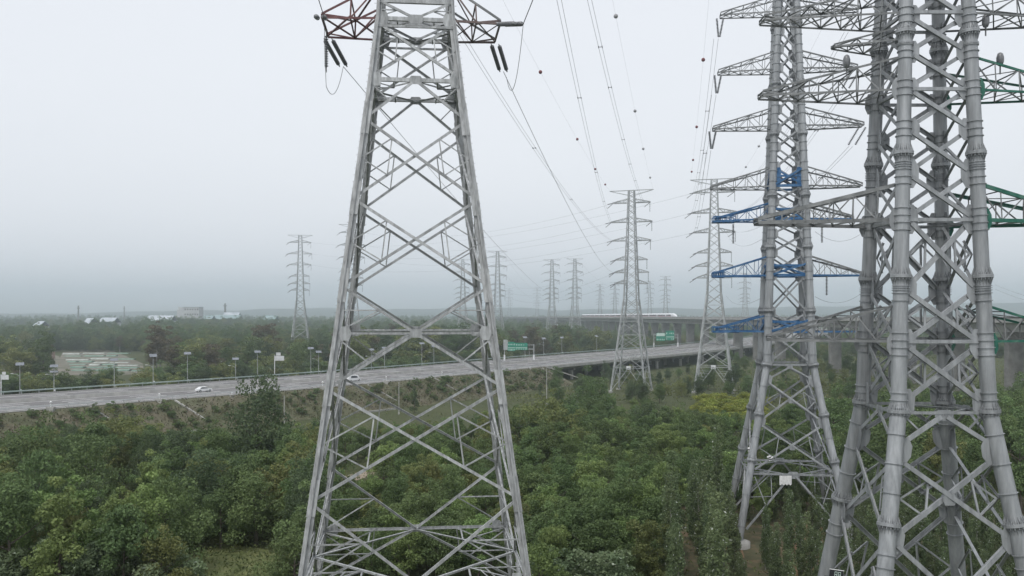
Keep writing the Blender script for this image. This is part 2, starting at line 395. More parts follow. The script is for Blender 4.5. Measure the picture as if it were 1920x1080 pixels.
# pale edge of the abutment cone
q = MB(); q.beam(hw(IB - 3, -1, ZR), hw(IB + 1, -13, .2), 1.0, .4); o = q.build('abutment_kerb', 'concrete', emb)
# drain chutes down the slope
for i, x in enumerate((150, 322, 680, 815, 1010)):
    j = min(range(IB), key=lambda k: abs(960 + F * HW[k].x / max(HW[k].y, 1) - x))
    q = MB(); q.beam(hw(j, -1.2, ZR - .15), hw(j + 1, -9.6, 2.0), .6, .3); q.build('drain_chute', 'concrete', emb)
# concrete toe ditch showing in pieces
for x0, x1 in ((0, 60), (280, 330), (385, 440), (545, 590), (620, 700)):
    ii = [k for k in range(IB) if x0 <= 960 + F * HW[k].x / max(HW[k].y, 1) <= x1]
    if len(ii) < 2: continue
    q = MB(); q.beam(hw(ii[0], -14, .25), hw(ii[-1], -14, .25), .7, .5); q.build('toe_ditch', 'concrete', emb)

# ------------------------------------------------------------------ rail viaduct and train
def rv(t, off=0.0, z=0.0):
    d = Vector((83, -740, 0)).normalized(); n = Vector((d.y, -d.x, 0))      # n points to the left of travel toward the camera
    return Vector((87 + 83 * t, 1040 - 740 * t, 22.8 + 4.9 * t + z)) + n * off
LRV = Vector((83, -740)).length
rvo = empty('rail_viaduct', (rv(0).x, rv(0).y, 0), 0, 'long raised concrete railway viaduct crossing behind the towers', 'bridge')
inv = -Vector((rv(0).x, rv(0).y, 0))
prof = [(-6.2, 0), (-6.2, -1.8), (-3.0, -2.4), (-2.6, -5.0), (2.6, -5.0), (3.0, -2.4), (6.2, -1.8), (6.2, 0), (6.0, 0), (6.0, -1.5), (-6.0, -1.5), (-6.0, 0)]
q = MB(); k = len(prof); ts = [-1.5 + i * 0.05 for i in range(54)]; vs = []; fs = []
for t in ts:
    for a, z in prof: vs.append(rv(t, a, z) + inv)
for j in range(len(ts) - 1):
    for c in range(k): fs.append((j * k + c, j * k + (c + 1) % k, (j + 1) * k + (c + 1) % k, (j + 1) * k + c))
q.add(vs, fs).build('deck', 'concrete', rvo)
for sgn in (-1, 1):
    q = MB(); vs = []; fs = []
    for t in ts:
        for a, z in ((6.32, .06), (5.85, .06), (5.85, -.12), (6.32, -.12)): vs.append(rv(t, sgn * a, z) + inv)
    for j in range(len(ts) - 1):
        for c in range(4): fs.append((j * 4 + c, j * 4 + (c + 1) % 4, (j + 1) * 4 + (c + 1) % 4, (j + 1) * 4 + c))
    q.add(vs, fs).build('parapet_cap', 'rail_white', rvo)
t = -1.45
ang = math.atan2(-740, 83)
while t < 1.12:
    p = rv(t); M = Matrix.Rotation(ang, 3, 'Z'); zt = p.z - 5.0; q = MB(); c = Vector((p.x, p.y, 0)) + inv
    vs = []
    for z, wx, wy in ((0, 2.4, 5.4), (zt - 4, 2.4, 5.4), (zt, 3.0, 6.6)):
        for a, bq in ((-1, -1), (1, -1), (1, 1), (-1, 1)): vs.append(c + M @ Vector((a * wx / 2, bq * wy / 2, 0)) + Vector((0, 0, z)))
    q.add(vs, [(l * 4 + i, l * 4 + (i + 1) % 4, l * 4 + 4 + (i + 1) % 4, l * 4 + 4 + i) for l in range(2) for i in range(4)] + [(8, 9, 10, 11)])
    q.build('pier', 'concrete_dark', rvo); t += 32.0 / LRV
tr0 = rv(0.493, 2.3, -1.2)
train = empty('train', tr0, 0, 'long white high speed train with red stripe on the rail viaduct', 'train')
def section(t, sc=1.0, dz=0):
    pts = []
    for a, z in ((-1.62, .35), (-1.68, 1.2), (-1.66, 2.4), (-1.4, 3.3), (-.7, 3.75), (0, 3.85), (.7, 3.75), (1.4, 3.3), (1.66, 2.4), (1.68, 1.2), (1.62, .35)):
        pts.append(rv(t, 2.3 + a * sc, -1.2 + .35 + (z - .35) * sc + dz) - tr0)
    return pts
for car in range(15):
    q = MB(); ta = 0.493 - car * 25.0 / LRV; tb = ta - 24.6 / LRV
    if car == 0: st = [(ta, .12), (ta - 1.5 / LRV, .45), (ta - 4 / LRV, .72), (ta - 7.5 / LRV, .93), (ta - 10 / LRV, 1), (tb, 1)]
    else: st = [(ta, 1), (tb, 1)]
    vs = []
    for tt, sc in st: vs += section(tt, sc)
    fs = [(l * 11 + i, l * 11 + i + 1, l * 11 + 12 + i, l * 11 + 11 + i) for l in range(len(st) - 1) for i in range(10)]
    fs += [tuple(range(11)), tuple(range(len(vs) - 11, len(vs)))]
    c = q.add(vs, fs, False).build('carriage', 'train_white', train)
    for nm, z0, z1, mm in (('window_band', 2.0, 2.75, 'glass_dark'), ('red_stripe', 1.45, 1.8, 'train_red')):
        w = MB(); tc = ta - (11 if car == 0 else 1) / LRV
        for sg in (-1, 1):
            w.add([rv(tc, 2.3 + sg * 1.71, -1.2 + z0) - tr0, rv(tb + 1 / LRV, 2.3 + sg * 1.71, -1.2 + z0) - tr0, rv(tb + 1 / LRV, 2.3 + sg * 1.71, -1.2 + z1) - tr0, rv(tc, 2.3 + sg * 1.71, -1.2 + z1) - tr0], [(0, 1, 2, 3)])
        w.build(nm, mm, c)

# ------------------------------------------------------------------ shared tower pieces
def insulator_mesh(name, length, r, nd, core=0.04, n=10, m='insulator'):
    b = MB(); prof = [(core, 0)]; p = length / nd
    for i in range(nd):
        z = i * p; prof += [(core, z + p * .15), (r, z + p * .35), (r * .96, z + p * .55), (core * 1.6, z + p * .8)]
    prof.append((core, length)); b.lathe((0, 0, 0), (0, 0, 1), prof, n, True); return b.mesh(name, m)
def aim(o, d):
    o.rotation_mode = 'QUATERNION'; o.rotation_quaternion = Vector(d).normalized().to_track_quat('Z', 'Y'); return o

def corner(k, s): return ((-s, -s), (s, -s), (s, s), (-s, s))[k]
FACES = ((0, 1, Vector((0, -1, 0))), (1, 2, Vector((1, 0, 0))), (2, 3, Vector((0, 1, 0))), (3, 0, Vector((-1, 0, 0))))

class Tower:
    """square lattice tower in local coordinates, ground at z = 0; sp = [(z, half width)] from the ground up"""
    def __init__(self, root, sp, mtl): self.root = root; self.sp = sp; self.mtl = mtl
    def s(self, z):
        for (z0, s0), (z1, s1) in zip(self.sp, self.sp[1:]):
            if z <= z1: return s0 + (s1 - s0) * (z - z0) / (z1 - z0)
        return self.sp[-1][1]
    def pt(self, face, u, z, inset=0.0):
        a, c, n = FACES[face]; s = self.s(z)
        pa = Vector((*corner(a, s), z)); pc = Vector((*corner(c, s), z))
        return lerp(pa, pc, (u + 1) / 2) - n * inset
    def member(self, name, p, q, w, face, off=0.0, t=None, m=None, box=False):
        n = FACES[face][2] if isinstance(face, int) else Vector(face); b = MB(); d = (q - p).normalized()
        if box: b.beam(p + n * off, q + n * off, w, w * .7, n)
        else: b.angle(p + n * off, q + n * off, w, t or w * .16, n)
        return b.build(name, m or self.mtl, self.root)
    def zfront(self, y, yc):
        """height above the ground of picture row y on the front face of a tower whose axis is yc metres away"""
        h = 0.0
        for _ in range(40): h = (HOR - y) * (yc - self.s(h + CAMH)) / F
        return h + CAMH

def truss_arm(T, side, z, ztop, L, tipw, tiph, bays, wch, wweb, m_low, m_up, m_web, name='crossarm', s=None):
    """one side of a crossarm; returns the web mesh object (the arm), its chords are children"""
    s0 = T.s(z); s1 = T.s(ztop); rt = T.root
    lo = [[Vector((side * s0, e * s0, z)), Vector((side * L, e * tipw / 2, z))] for e in (-1, 1)]
    up = [[Vector((side * s1, e * s1, ztop)), Vector((side * L, e * tipw / 2, z + tiph))] for e in (-1, 1)]
    b = MB(); lp = [[lerp(a, c, i / bays) for i in range(bays + 1)] for a, c in lo]; upn = [[lerp(a, c, i / bays) for i in range(bays + 1)] for a, c in up]
    for e in (0, 1):
        nn = Vector((0, -1 if e == 0 else 1, 0)); off = nn * (-.02)
        for i in range(bays + 1):
            if 0 < i and (lp[e][i] - upn[e][i]).length > .25: b.angle(lp[e][i] + off, upn[e][i] + off, wweb, wweb * .2, nn)
            if i < bays:
                if i % 2 == 0: b.angle(upn[e][i] + off * 2, lp[e][i + 1] + off * 2, wweb, wweb * .2, nn)
                else: b.angle(lp[e][i] + off * 2, upn[e][i + 1] + off * 2, wweb, wweb * .2, nn)
    for i in range(1, bays + 1):
        b.angle(lp[0][i] + Vector((0, 0, .01)), lp[1][i] + Vector((0, 0, .01)), wweb, wweb * .2, (0, 0, -1))
        b.angle(upn[0][i] - Vector((0, 0, .01)), upn[1][i] - Vector((0, 0, .01)), wweb, wweb * .2, (0, 0, 1))
    for i in range(bays):
        a, c = (0, 1) if i % 2 == 0 else (1, 0)
        b.angle(lp[a][i] + Vector((0, 0, .03)), lp[c][i + 1] + Vector((0, 0, .03)), wweb, wweb * .2, (0, 0, -1))
        b.angle(lp[c][i] + Vector((0, 0, .06)), lp[a][i + 1] + Vector((0, 0, .06)), wweb, wweb * .2, (0, 0, -1))
        b.angle(upn[a][i] - Vector((0, 0, .03)), upn[c][i + 1] - Vector((0, 0, .03)), wweb, wweb * .2, (0, 0, 1))
    arm = b.build(name, m_web, rt)
    for ch, mm in ((lo, m_low), (up, m_up)):
        for e in (0, 1):
            c = MB(); nn = Vector((0, -1 if e == 0 else 1, 0)); c.angle(ch[e][0], ch[e][1], wch, wch * .18, nn); c.build('chord', mm, arm)
    return arm

# ================================================================== near lattice tower (left of centre)
YA = 62.0; XA = (779.5 - 960) * YA / F; RA = R(6.2)
rootA = empty('lattice_tower', (XA, YA, 0), RA, 'large grey angle steel lattice pylon in the left foreground with a red crossarm', 'pylon')
TA = Tower(rootA, [(0, 8.72), (13.5, 6.95), (28.46, 5.0), (44.25, 3.03), (49.55, 2.45), (80, 1.0)], 'galvanised')
LT = 82.0
def yz(y): return TA.zfront(y, YA)
def legA(k):
    sx, sy = corner(k, 1); b = MB(); W = .39
    zs = [0.3, 13.5, 28.46, 44.25, 49.55, 80]
    for z0, z1 in zip(zs, zs[1:]):
        p = Vector((sx * TA.s(z0), sy * TA.s(z0), z0)); q = Vector((sx * TA.s(z1), sy * TA.s(z1), z1)); w = W if z1 < 50 else W * .8
        u = Vector((sx, 0, 0)); v = Vector((0, sy, 0)); t = .045
        # two angles back to back: a cruciform section with a gap
        for (a, c) in ((-1, -1), (1, 1)):
            g = .03
            b.prof(p, q, u, v, [(a * g, c * g), (a * (w * .62), c * g), (a * (w * .62), c * (g + t)), (a * (g + t), c * (g + t)), (a * (g + t), c * w * .62), (a * g, c * w * .62)])
        b.prof(p, q, u, v, [(-.022, -w * .60), (.022, -w * .60), (.022, w * .60), (-.022, w * .60)])
    lg = b.build('leg', 'galvanised', rootA)
    for zz in (yz(930), yz(727), yz(535), yz(372), yz(222)):
        p = Vector((sx * TA.s(zz), sy * TA.s(zz), zz)); c = MB(); dz = 1.1
        p1 = Vector((sx * TA.s(zz - dz), sy * TA.s(zz - dz), zz - dz)); p2 = Vector((sx * TA.s(zz + dz), sy * TA.s(zz + dz), zz + dz))
        u = Vector((sx, 0, 0)); v = Vector((0, sy, 0))
        c.prof(p1, p2, u, v, [(-.27, .082), (.27, .082), (.27, .11), (-.27, .11)]); c.prof(p1, p2, u, v, [(-.27, -.082), (.27, -.082), (.27, -.11), (-.27, -.11)])
        c.build('splice_plate', 'galvanised', lg)
    c = MB()
    for i in range(120):
        zz = 1.5 + i * .45
        p = Vector((sx * TA.s(zz), sy * TA.s(zz), zz)); c.beam(p, p + Vector((sx * .34, 0, 0)), .018)
    tag(c.build('step_bolts', 'steel_dull', lg), kind='stuff')
    f = MB(); p = Vector((sx * TA.s(0), sy * TA.s(0), 0)); f.lathe((p.x, p.y, -.3), (0, 0, 1), [(1.1, 0), (1.1, .5), (.7, .9)], 16); f.build('footing', 'concrete', rootA)
for k in range(4): legA(k)
DW, SW = .18, .085       # diagonal and secondary member widths
def gus(T, face, u, z, w, h, m='galvanised', off=.0, name='gusset_plate'):
    n = FACES[face][2]; p = T.pt(face, u, z) - n * off; b = MB(); a = Vector((-n.y, n.x, 0))
    cut = .28
    pts = [(-w / 2 + w * cut * .6, -h / 2), (w / 2 - w * cut * .6, -h / 2), (w / 2, -h * .15), (w / 2, h * .15), (w / 2 - w * cut * .6, h / 2), (-w / 2 + w * cut * .6, h / 2), (-w / 2, h * .15), (-w / 2, -h * .15)]
    k = 8; vs = [p + a * x + Vector((0, 0, zz)) + n * .012 for x, zz in pts] + [p + a * x + Vector((0, 0, zz)) - n * .012 for x, zz in pts]
    b.add(vs, [tuple(range(8)), tuple(range(8, 16))[::-1]] + [(i, (i + 1) % 8, (i + 1) % 8 + 8, i + 8) for i in range(8)])
    return b.build(name, m, T.root)
def panelX(T, face, z1, z0, dw, sw, sec=True, m=None):
    A, B_, C_, D_ = T.pt(face, -1, z1), T.pt(face, 1, z0), T.pt(face, 1, z1), T.pt(face, -1, z0)
    T.member('diagonal_brace', A, B_, dw, face, .02, m=m); T.member('diagonal_brace', C_, D_, dw, face, -.16, m=m)
    s1, s0 = T.s(z1), T.s(z0); t = s1 / (s1 + s0); X = lerp(A, B_, t)
    if sec:
        for sg, tp, bt in ((-1, A, D_), (1, C_, B_)):
            zm = lerp(z0, z1, .5); M = T.pt(face, sg, zm); Q1 = lerp(tp, X, .52); Q2 = lerp(bt, X, .52)
            T.member('secondary_brace', M, Q1, sw, face, -.05, m=m); T.member('secondary_brace', M, Q2, sw, face, -.07, m=m); T.member('secondary_brace', Q1, Q2, sw, face, -.10, m=m)
def panelV(T, face, z1, z0, dw, sw, inv=False, m=None):
    for sg in (-1, 1):
        if inv:
            Cn = T.pt(face, 0, z1); Lg = T.pt(face, sg, z0); T.member('diagonal_brace', Cn, Lg, dw, face, .02, m=m)
            T.member('secondary_brace', T.pt(face, sg, z1 - .25), lerp(Cn, Lg, .55), sw, face, -.06, m=m)
        else:
            Cn = T.pt(face, 0, z0); Lg = T.pt(face, sg, z1); T.member('diagonal_brace', Lg, Cn, dw, face, .02, m=m)
            Q = lerp(Lg, Cn, .5); zq = Q.z
            T.member('secondary_brace', T.pt(face, sg, zq), Q, sw, face, -.06, m=m); T.member('secondary_brace', Q, T.pt(face, sg, z0 + .1), sw, face, -.10, m=m)
def strut(T, face, z, w, off=.04, m=None): return T.member('horizontal_strut', T.pt(face, -1, z), T.pt(face, 1, z), w, face, off, m=m)

ZL = dict(a=yz(150), b=yz(221), c=yz(226), d=yz(369), e=yz(376), f=yz(533), g=yz(539), h=yz(625), i=yz(725), j=yz(731), k=yz(936), l=yz(942), m=yz(1094))
zm = ZL['m']
for fc in range(4):
    panelV(TA, fc, ZL['a'], ZL['b'], DW, SW, True); strut(TA, fc, ZL['a'], .26)
    panelX(TA, fc, ZL['c'], ZL['d'], DW, SW); panelX(TA, fc, ZL['e'], ZL['f'], DW, SW)
    panelV(TA, fc, ZL['g'], ZL['h'], DW * .9, SW); strut(TA, fc, ZL['h'], .13); panelV(TA, fc, ZL['h'], ZL['i'], DW, SW, True)
    panelX(TA, fc, ZL['j'], ZL['k'], DW, SW * 1.1); panelV(TA, fc, ZL['l'], zm, DW, SW); strut(TA, fc, zm, .2)
    panelV(TA, fc, zm, zm - 4.2, DW, SW, True); panelX(TA, fc, zm - 4.35, 1.0, DW, SW)
    # body above the waist
    panelX(TA, fc, yz(45), yz(143), DW, SW); strut(TA, fc, 49.55, .26)
    strut(TA, fc, yz(50), .16); strut(TA, fc, yz(2), .3)
    panelV(TA, fc, yz(2) - .05, 49.6, DW * .9, SW)
    for z1, z0 in ((56.5, 52.6), (61, 56.6), (65.6, 61.1), (70, 65.7), (75, 70.1), (80, 75.1)): panelX(TA, fc, z1, z0, DW * .7, SW, False)
    for z, w_, h_ in ((ZL['a'], .9, .55), (ZL['h'], .8, .55), (zm, .9, .55), (49.55, 1.1, .6)): gus(TA, fc, 0, z, w_, h_, off=-.03)
    for z in (ZL['a'], ZL['h'], zm, 49.55):
        for sg in (-1, 1): gus(TA, fc, sg * .9, z, .75, .9, off=-.035)
# horizontal diaphragms
def diaphragm(T, z, w, dense=True, m=None):
    s = T.s(z); mid = [Vector((0, -s, z)), Vector((s, 0, z)), Vector((0, s, z)), Vector((-s, 0, z))]
    for i in range(4):
        T.member('plan_brace', mid[i], mid[(i + 1) % 4], w, (0, 0, 1), -.05, m=m)
        if dense:
            c = Vector((*corner((i + 1) % 4, s), z)); mm = (mid[i] + mid[(i + 1) % 4]) / 2
            T.member('plan_brace', c, mm, w * .7, (0, 0, 1), -.12, m=m)
            for q in (mid[i], mid[(i + 1) % 4]): T.member('plan_brace', lerp(c, q, .5), mm, w * .7, (0, 0, 1), -.17, m=m)
diaphragm(TA, zm, .16); diaphragm(TA, ZL['a'], .13); diaphragm(TA, 49.55, .13); diaphragm(TA, ZL['h'], .11, False)
# lower sub-bracing frame just under the diaphragm
for fc in range(4):
    z2 = zm - 1.9
    for sg in (-1, 1):
        a = TA.pt(fc, sg, z2); c = lerp(TA.pt(fc, 0, zm), TA.pt(fc, sg, zm - 4.2), .45)
        TA.member('secondary_brace', a, c, SW, fc, -.2)
        d = TA.pt(fc, sg * .45, zm); TA.member('secondary_brace', a, d, SW, fc, -.25); TA.member('secondary_brace', c, d, SW, fc, -.3)
        s_ = TA.s(zm); cc = Vector((*corner(FACES[fc][0 if sg < 0 else 1], s_), zm))
        TA.member('secondary_brace', lerp(cc, Vector((0, 0, zm)), .35), a, SW, fc, -.35)

# crossarms: the visible pair at the waist, longer ones above the frame
INS_A = insulator_mesh('insulator_string', 3.4, .16, 22, n=10)
INS_H = insulator_mesh('insulator_string', 2.2, .15, 13, n=10)
armAL = truss_arm(TA, -1, 49.55, 51.9, 6.25, 4.3, .25, 2, .15, .11, 'red_paint', 'red_paint', 'red_paint')
armAR = truss_arm(TA, 1, 49.55, 51.9, 5.75, 4.3, .25, 2, .14, .1, 'brown_paint', 'steel_dull', 'brown_paint')
armAL['label'] = 'red painted left crossarm'
upA = []
for z, L in ((57, 6.6), (66.5, 7.2), (75, 7.2)):
    for sd_ in (-1, 1): upA.append(truss_arm(TA, sd_, z, z + 1.8, L, 2.0, .2, 3, .13, .08, 'galvanised', 'galvanised', 'galvanised'))
for sd_ in (-1, 1): truss_arm(TA, sd_, 80.2, 81.6, 8.3, .8, .2, 4, .12, .07, 'galvanised', 'galvanised', 'galvanised')
def ins(parent, p, d, me=INS_A, link=.35):
    """insulator string with a short shackle, from p along d"""
    d = Vector(d).normalized(); o = aim(obj('insulator_string', me, parent, Vector(p) + d * link), d)
    L = 3.4 if me is INS_A else 2.2
    h = MB(); h.tube(Vector((0, 0, -link)), Vector((0, 0, .05)), .035, n=6); h.build('shackle', 'steel_dull', o)
    h = MB(); h.tube(Vector((0, 0, L)), Vector((0, 0, L + .35)), .05, n=6); h.build('wire_clamp', 'steel_dull', o)
    return Vector(p) + d * (link + L + .35)
WIRES = []
def sag_pts(p, q, sag, n=26):
    p = Vector(p); q = Vector(q); out = []
    for i in range(n + 1):
        t = i / n; out.append(lerp(p, q, t) - Vector((0, 0, 4 * sag * t * (1 - t))))
    return out

# ================================================================== far lattice pylons: one model, copied
def far_pylon_model():
    rt = empty('distant_pylon', (0, 0, 0)); T = Tower(rt, [(0, 6.4), (34.3, 2.35), (55.8, 1.6), (74.4, 1.0)], 'galvanised_far')
    for k in range(4):
        sx, sy = corner(k, 1); b = MB()
        zs = [0, 34.3, 55.8, 74.4]
        for z0, z1, w in zip(zs, zs[1:], (.48, .38, .29)):
            b.beam((sx * T.s(z0), sy * T.s(z0), z0), (sx * T.s(z1), sy * T.s(z1), z1), w)
        b.build('leg', 'galvanised_far', rt)
        f = MB(); f.box((sx * 6.4, sy * 6.4, .2), 1.6, 1.6, .8); f.build('footing', 'concrete', rt)
    b = MB(); lv = [.5, 9, 15.5, 21, 26, 30.4, 34.3]
    w = .19
    for fc in range(4):
        n = FACES[fc][2]
        def seg(p, q, ww=w): b.beam(p, q, ww, ww * .6, n)
        # open portal legs at the bottom
        seg(T.pt(fc, 0, 9), T.pt(fc, -1, .5)); seg(T.pt(fc, 0, 9), T.pt(fc, 1, .5)); seg(T.pt(fc, -1, 9), T.pt(fc, 1, 9))
        for sg in (-1, 1): seg(T.pt(fc, sg, 7), lerp(T.pt(fc, 0, 9), T.pt(fc, sg, .5), .25), .12); seg(T.pt(fc, sg, 3), lerp(T.pt(fc, 0, 9), T.pt(fc, sg, .5), .75), .12); seg(T.pt(fc, sg, 5), lerp(T.pt(fc, 0, 9), T.pt(fc, sg, .5), .5), .12); seg(T.pt(fc, sg, 9), lerp(T.pt(fc, 0, 9), T.pt(fc, sg, .5), .5), .12)
        for z0, z1 in zip(lv[1:], lv[2:]):
            seg(T.pt(fc, -1, z0), T.pt(fc, 1, z1)); seg(T.pt(fc, 1, z0), T.pt(fc, -1, z1))
            seg(T.pt(fc, -1, z0), T.pt(fc, 1, z0), .14)
            for sg in (-1, 1): seg(T.pt(fc, sg, (z0 + z1) / 2), lerp(T.pt(fc, sg, z0), T.pt(fc, -sg, z1), .27), .11); seg(T.pt(fc, sg, (z0 + z1) / 2), lerp(T.pt(fc, sg, z1), T.pt(fc, -sg, z0), .27), .11)
        z = 34.3
        while z < 74:
            dz = T.s(z) * 1.45 + .2; z1 = min(z + dz, 74.4)
            seg(T.pt(fc, -1, z), T.pt(fc, 1, z1), .14); seg(T.pt(fc, 1, z), T.pt(fc, -1, z1), .14); z = z1
    tag(b.build('bracing', 'galvanised_far', rt), kind='stuff')
    isl = insulator_mesh('insulator_string', 3.6, .16, 10, n=6)
    for i, (z, L) in enumerate(((69.8, 7.0), (62.7, 7.7), (55.8, 7.2), (48.7, 5.9), (44.0, 6.4), (39.9, 6.0))):
        for sd_ in (-1, 1):
            a = truss_arm(T, sd_, z, z + 1.5, L, 1.6, .2, 3, .21, .12, 'galvanised_far', 'galvanised_far', 'galvanised_far')
            tip = Vector((sd_ * L, 0, z))
            if sd_ < 0 or i < 3: aim(obj('insulator_string', isl, a, tip), (-.72, .55, -.42))
            aim(obj('insulator_string', isl, a, tip - Vector((0, .7, 0))), (0, 0, -1) if sd_ > 0 else (-.3, -.9, -.2))
    pk = MB()
    for e in (-1, 1):
        pk.beam((-8.2, e * .25, 74.4), (8.2, e * .25, 74.4), .2)
        for sd_ in (-1, 1): pk.beam((sd_ * 8.0, e * .25, 74.3), (sd_ * 1.05, e * 1.0, 72.6), .13)
    for i in range(-7, 8): pk.beam((i, -.25, 74.4), (i, .25, 74.4), .1)
    pk.build('earth_wire_beam', 'galvanised_far', rt)
    pl = MB(); pl.box((0, -6.05 + 1.0, 9.0), 1.6, .08, 1.3); pl.build('number_plate', 'white_paint', rt)
    return rt
DP = far_pylon_model()
def place_pylon(o, x, topy, Y, rz, label, sc=None):
    ht = (HOR - topy) * Y / F + CAMH; k = ht / 74.4
    o.location = ((x - 960) * Y / F, Y, 0); o.rotation_euler = (0, 0, R(rz)); o.scale = (k * (sc or 1), k * (sc or 1), k)
    return tag(o, label, 'pylon', 'far lattice pylons')
FAR = {}
specs = [('D1', 1184, 357, 328, -20, 'grey lattice pylon beyond the thicket, the left one of two twins'),
         ('D2', 1339, 336, 326, -16, 'grey lattice pylon just left of the blue crossarms, nearest of the far pylons'),
         ('E1', 563, 441, 610, 8, 'lone lattice pylon behind the highway left of the foreground pylon'),
         ('E2', 661, 421, 585, 10, 'lattice pylon half hidden behind the left leg of the foreground pylon'),
         ('E3', 933, 471, 700, 12, 'hazy lattice pylon just right of the foreground pylon'),
         ('E4', 868, 486, 830, 12, 'faint lattice pylon seen through the right leg of the foreground pylon'),
         ('E5', 1035, 487, 790, 10, 'hazy lattice pylon, left of a close pair of twins in mid distance'),
         ('E6', 1078, 485, 780, 14, 'hazy lattice pylon, right of a close pair of twins in mid distance'),
         ('E7', 1125, 533, 1500, 5, 'very faint tiny pylon on the horizon above the train tail'),
         ('E8', 1153, 529, 1400, 5, 'very faint tiny pylon on the horizon touching the left side of a grey pylon'),
         ('E9', 1218, 527, 1350, 0, 'very faint tiny pylon on the horizon touching the right side of a grey pylon'),
         ('E10', 1248, 518, 1180, 0, 'faint small pylon above the nose of the train'),
         ('E11', 1397, 512, 1080, 6, 'faint small pylon seen under the blue crossarms'),
         ('E12', 1007, 540, 1750, 0, 'faintest tiny pylon on the horizon left of the hazy twins'),
         ('E13', 955, 541, 1800, 0, 'faintest tiny pylon on the horizon close to the right leg of the foreground pylon')]
for i, (key, x, ty, Y, rz, lb) in enumerate(specs):
    o = DP if i == 0 else copy_tree(DP); FAR[key] = place_pylon(o, x, ty, Y, rz, lb, .93 if i > 1 else 1.0)
def tipF(key, lvl, side):
    """world position of a crossarm tip of a far pylon"""
    z, L = ((74.4, 8.1), (69.8, 7.0), (62.7, 7.7), (55.8, 7.2), (48.7, 5.9), (44.0, 6.4), (39.9, 6.0))[lvl]
    o = FAR[key]; k = o.scale; c, s = math.cos(o.rotation_euler.z), math.sin(o.rotation_euler.z)
    return Vector((o.location.x + side * L * k[0] * c, o.location.y + side * L * k[0] * s, z * k[2]))

# ================================================================== tubular steel towers
RING = {}
def ring_mesh(r, w, h):
    b = MB(); b.lathe((0, 0, -h / 2), (0, 0, 1), [(r, 0), (r + w, 0), (r + w, h), (r, h)], 28, False); return b.mesh('stiffener_ring', 'tube_steel')
def flange_mesh(r):
    b = MB(); R1 = r * 1.42
    b.lathe((0, 0, -.11), (0, 0, 1), [(r, 0), (R1, 0), (R1, .105), (R1 * .99, .108), (R1 * .99, .114), (R1, .117), (R1, .22), (r, .22)], 32, False)
    for i in range(16):
        a = 2 * math.pi * i / 16; c, s = math.cos(a), math.sin(a); t = .03; d = Vector((-s, c, 0)) * t / 2; e = Vector((c, s, 0))
        for sg in (-1, 1):
            z0 = sg * .11; z1 = sg * .62
            p = [e * r + Vector((0, 0, z0)), e * R1 * .97 + Vector((0, 0, z0)), e * R1 * .9 + Vector((0, 0, z0 + sg * .12)), e * r * 1.02 + Vector((0, 0, z1))]
            b.add([x + d for x in p] + [x - d for x in p], [(0, 1, 2, 3), (7, 6, 5, 4), (1, 5, 6, 2), (2, 6, 7, 3)])
            a2 = a + math.pi / 16; q = Vector((math.cos(a2), math.sin(a2), 0)) * (R1 + r) * .5
            b.tube(q + Vector((0, 0, z0)), q + Vector((0, 0, z0 + sg * .14)), .055, n=6)
    return b.mesh('flange', 'tube_steel')

def tube_tower(name, X, Y, rz, sp, r_low, r_up, kink, flanges, rings, nodes, label, zt, bw, gw):
    root = empty(name, (X, Y, 0), R(rz), label, 'pylon'); T = Tower(root, sp, 'tube_steel')
    fm = flange_mesh(r_up); rm = ring_mesh(r_up, r_up * .16, .05); fml = flange_mesh(r_low)
    for k in range(4):
        sx, sy = corner(k, 1); zs = [0.4, kink, zt]; b = MB()
        pos = lambda z: Vector((sx * T.s(z), sy * T.s(z), z))
        d_lo = (pos(kink) - pos(.4)).normalized(); d_up = (pos(zt) - pos(kink)).normalized()
        b.lathe(pos(.4), d_lo, [(r_low, 0), (r_low, (pos(kink) - pos(.4)).length)], 28); b.lathe(pos(kink), d_up, [(r_up, 0), (r_up * .8, (pos(zt) - pos(kink)).length)], 28)
        lg = b.build('leg', 'tube_steel', root)
        for z in flanges:
            o = obj('flange', fml if z < kink - .1 else fm, lg, pos(z)); aim(o, d_lo if z < kink else d_up)
            q = r_up * lerp(1, .8, max(0, (z - kink) / (zt - kink))) / r_up if z > kink else 1; o.scale = (q, q, 1)
        for z in rings:
            q = lerp(1, .8, max(0, (z - kink) / (zt - kink))) if z > kink else r_low / r_up
            o = obj('stiffener_ring', rm, lg, pos(z)); aim(o, d_lo if z < kink else d_up); o.scale = (q, q, 1)
        f = MB(); p = pos(0); f.lathe((p.x, p.y, -.4), (0, 0, 1), [(1.5, 0), (1.5, 1.15), (1.0, 1.25)], 18); f.build('footing', 'concrete', root)
    return T

def gus2(T, fc, sg, z, r, gw, h, m, off=.02, out=False):
    """plate welded along a tube, chamfered on its free edge; out = on the outer side of the tube"""
    n = FACES[fc][2]; a = Vector((-n.y, n.x, 0)) * (-sg if not out else sg); p = T.pt(fc, sg, z) - n * off; b = MB()
    sl = T.s(z - h / 2) - T.s(z + h / 2)
    pts = [(r * .7, -h / 2), (r + gw * .45, -h / 2), (r + gw, -h * .2), (r + gw, h * .2), (r + gw * .45, h / 2), (r * .7, h / 2)]
    sk = lambda zz: a * (-(zz / h) * sl * (-1 if not out else 1))
    vs = [p + a * x + Vector((0, 0, zz)) + sk(zz) + n * .014 for x, zz in pts] + [p + a * x + Vector((0, 0, zz)) + sk(zz) - n * .014 for x, zz in pts]
    b.add(vs, [tuple(range(6)), tuple(range(6, 12))[::-1]] + [(i, (i + 1) % 6, (i + 1) % 6 + 6, i + 6) for i in range(6)])
    return b.build('gusset_plate', m, T.root)
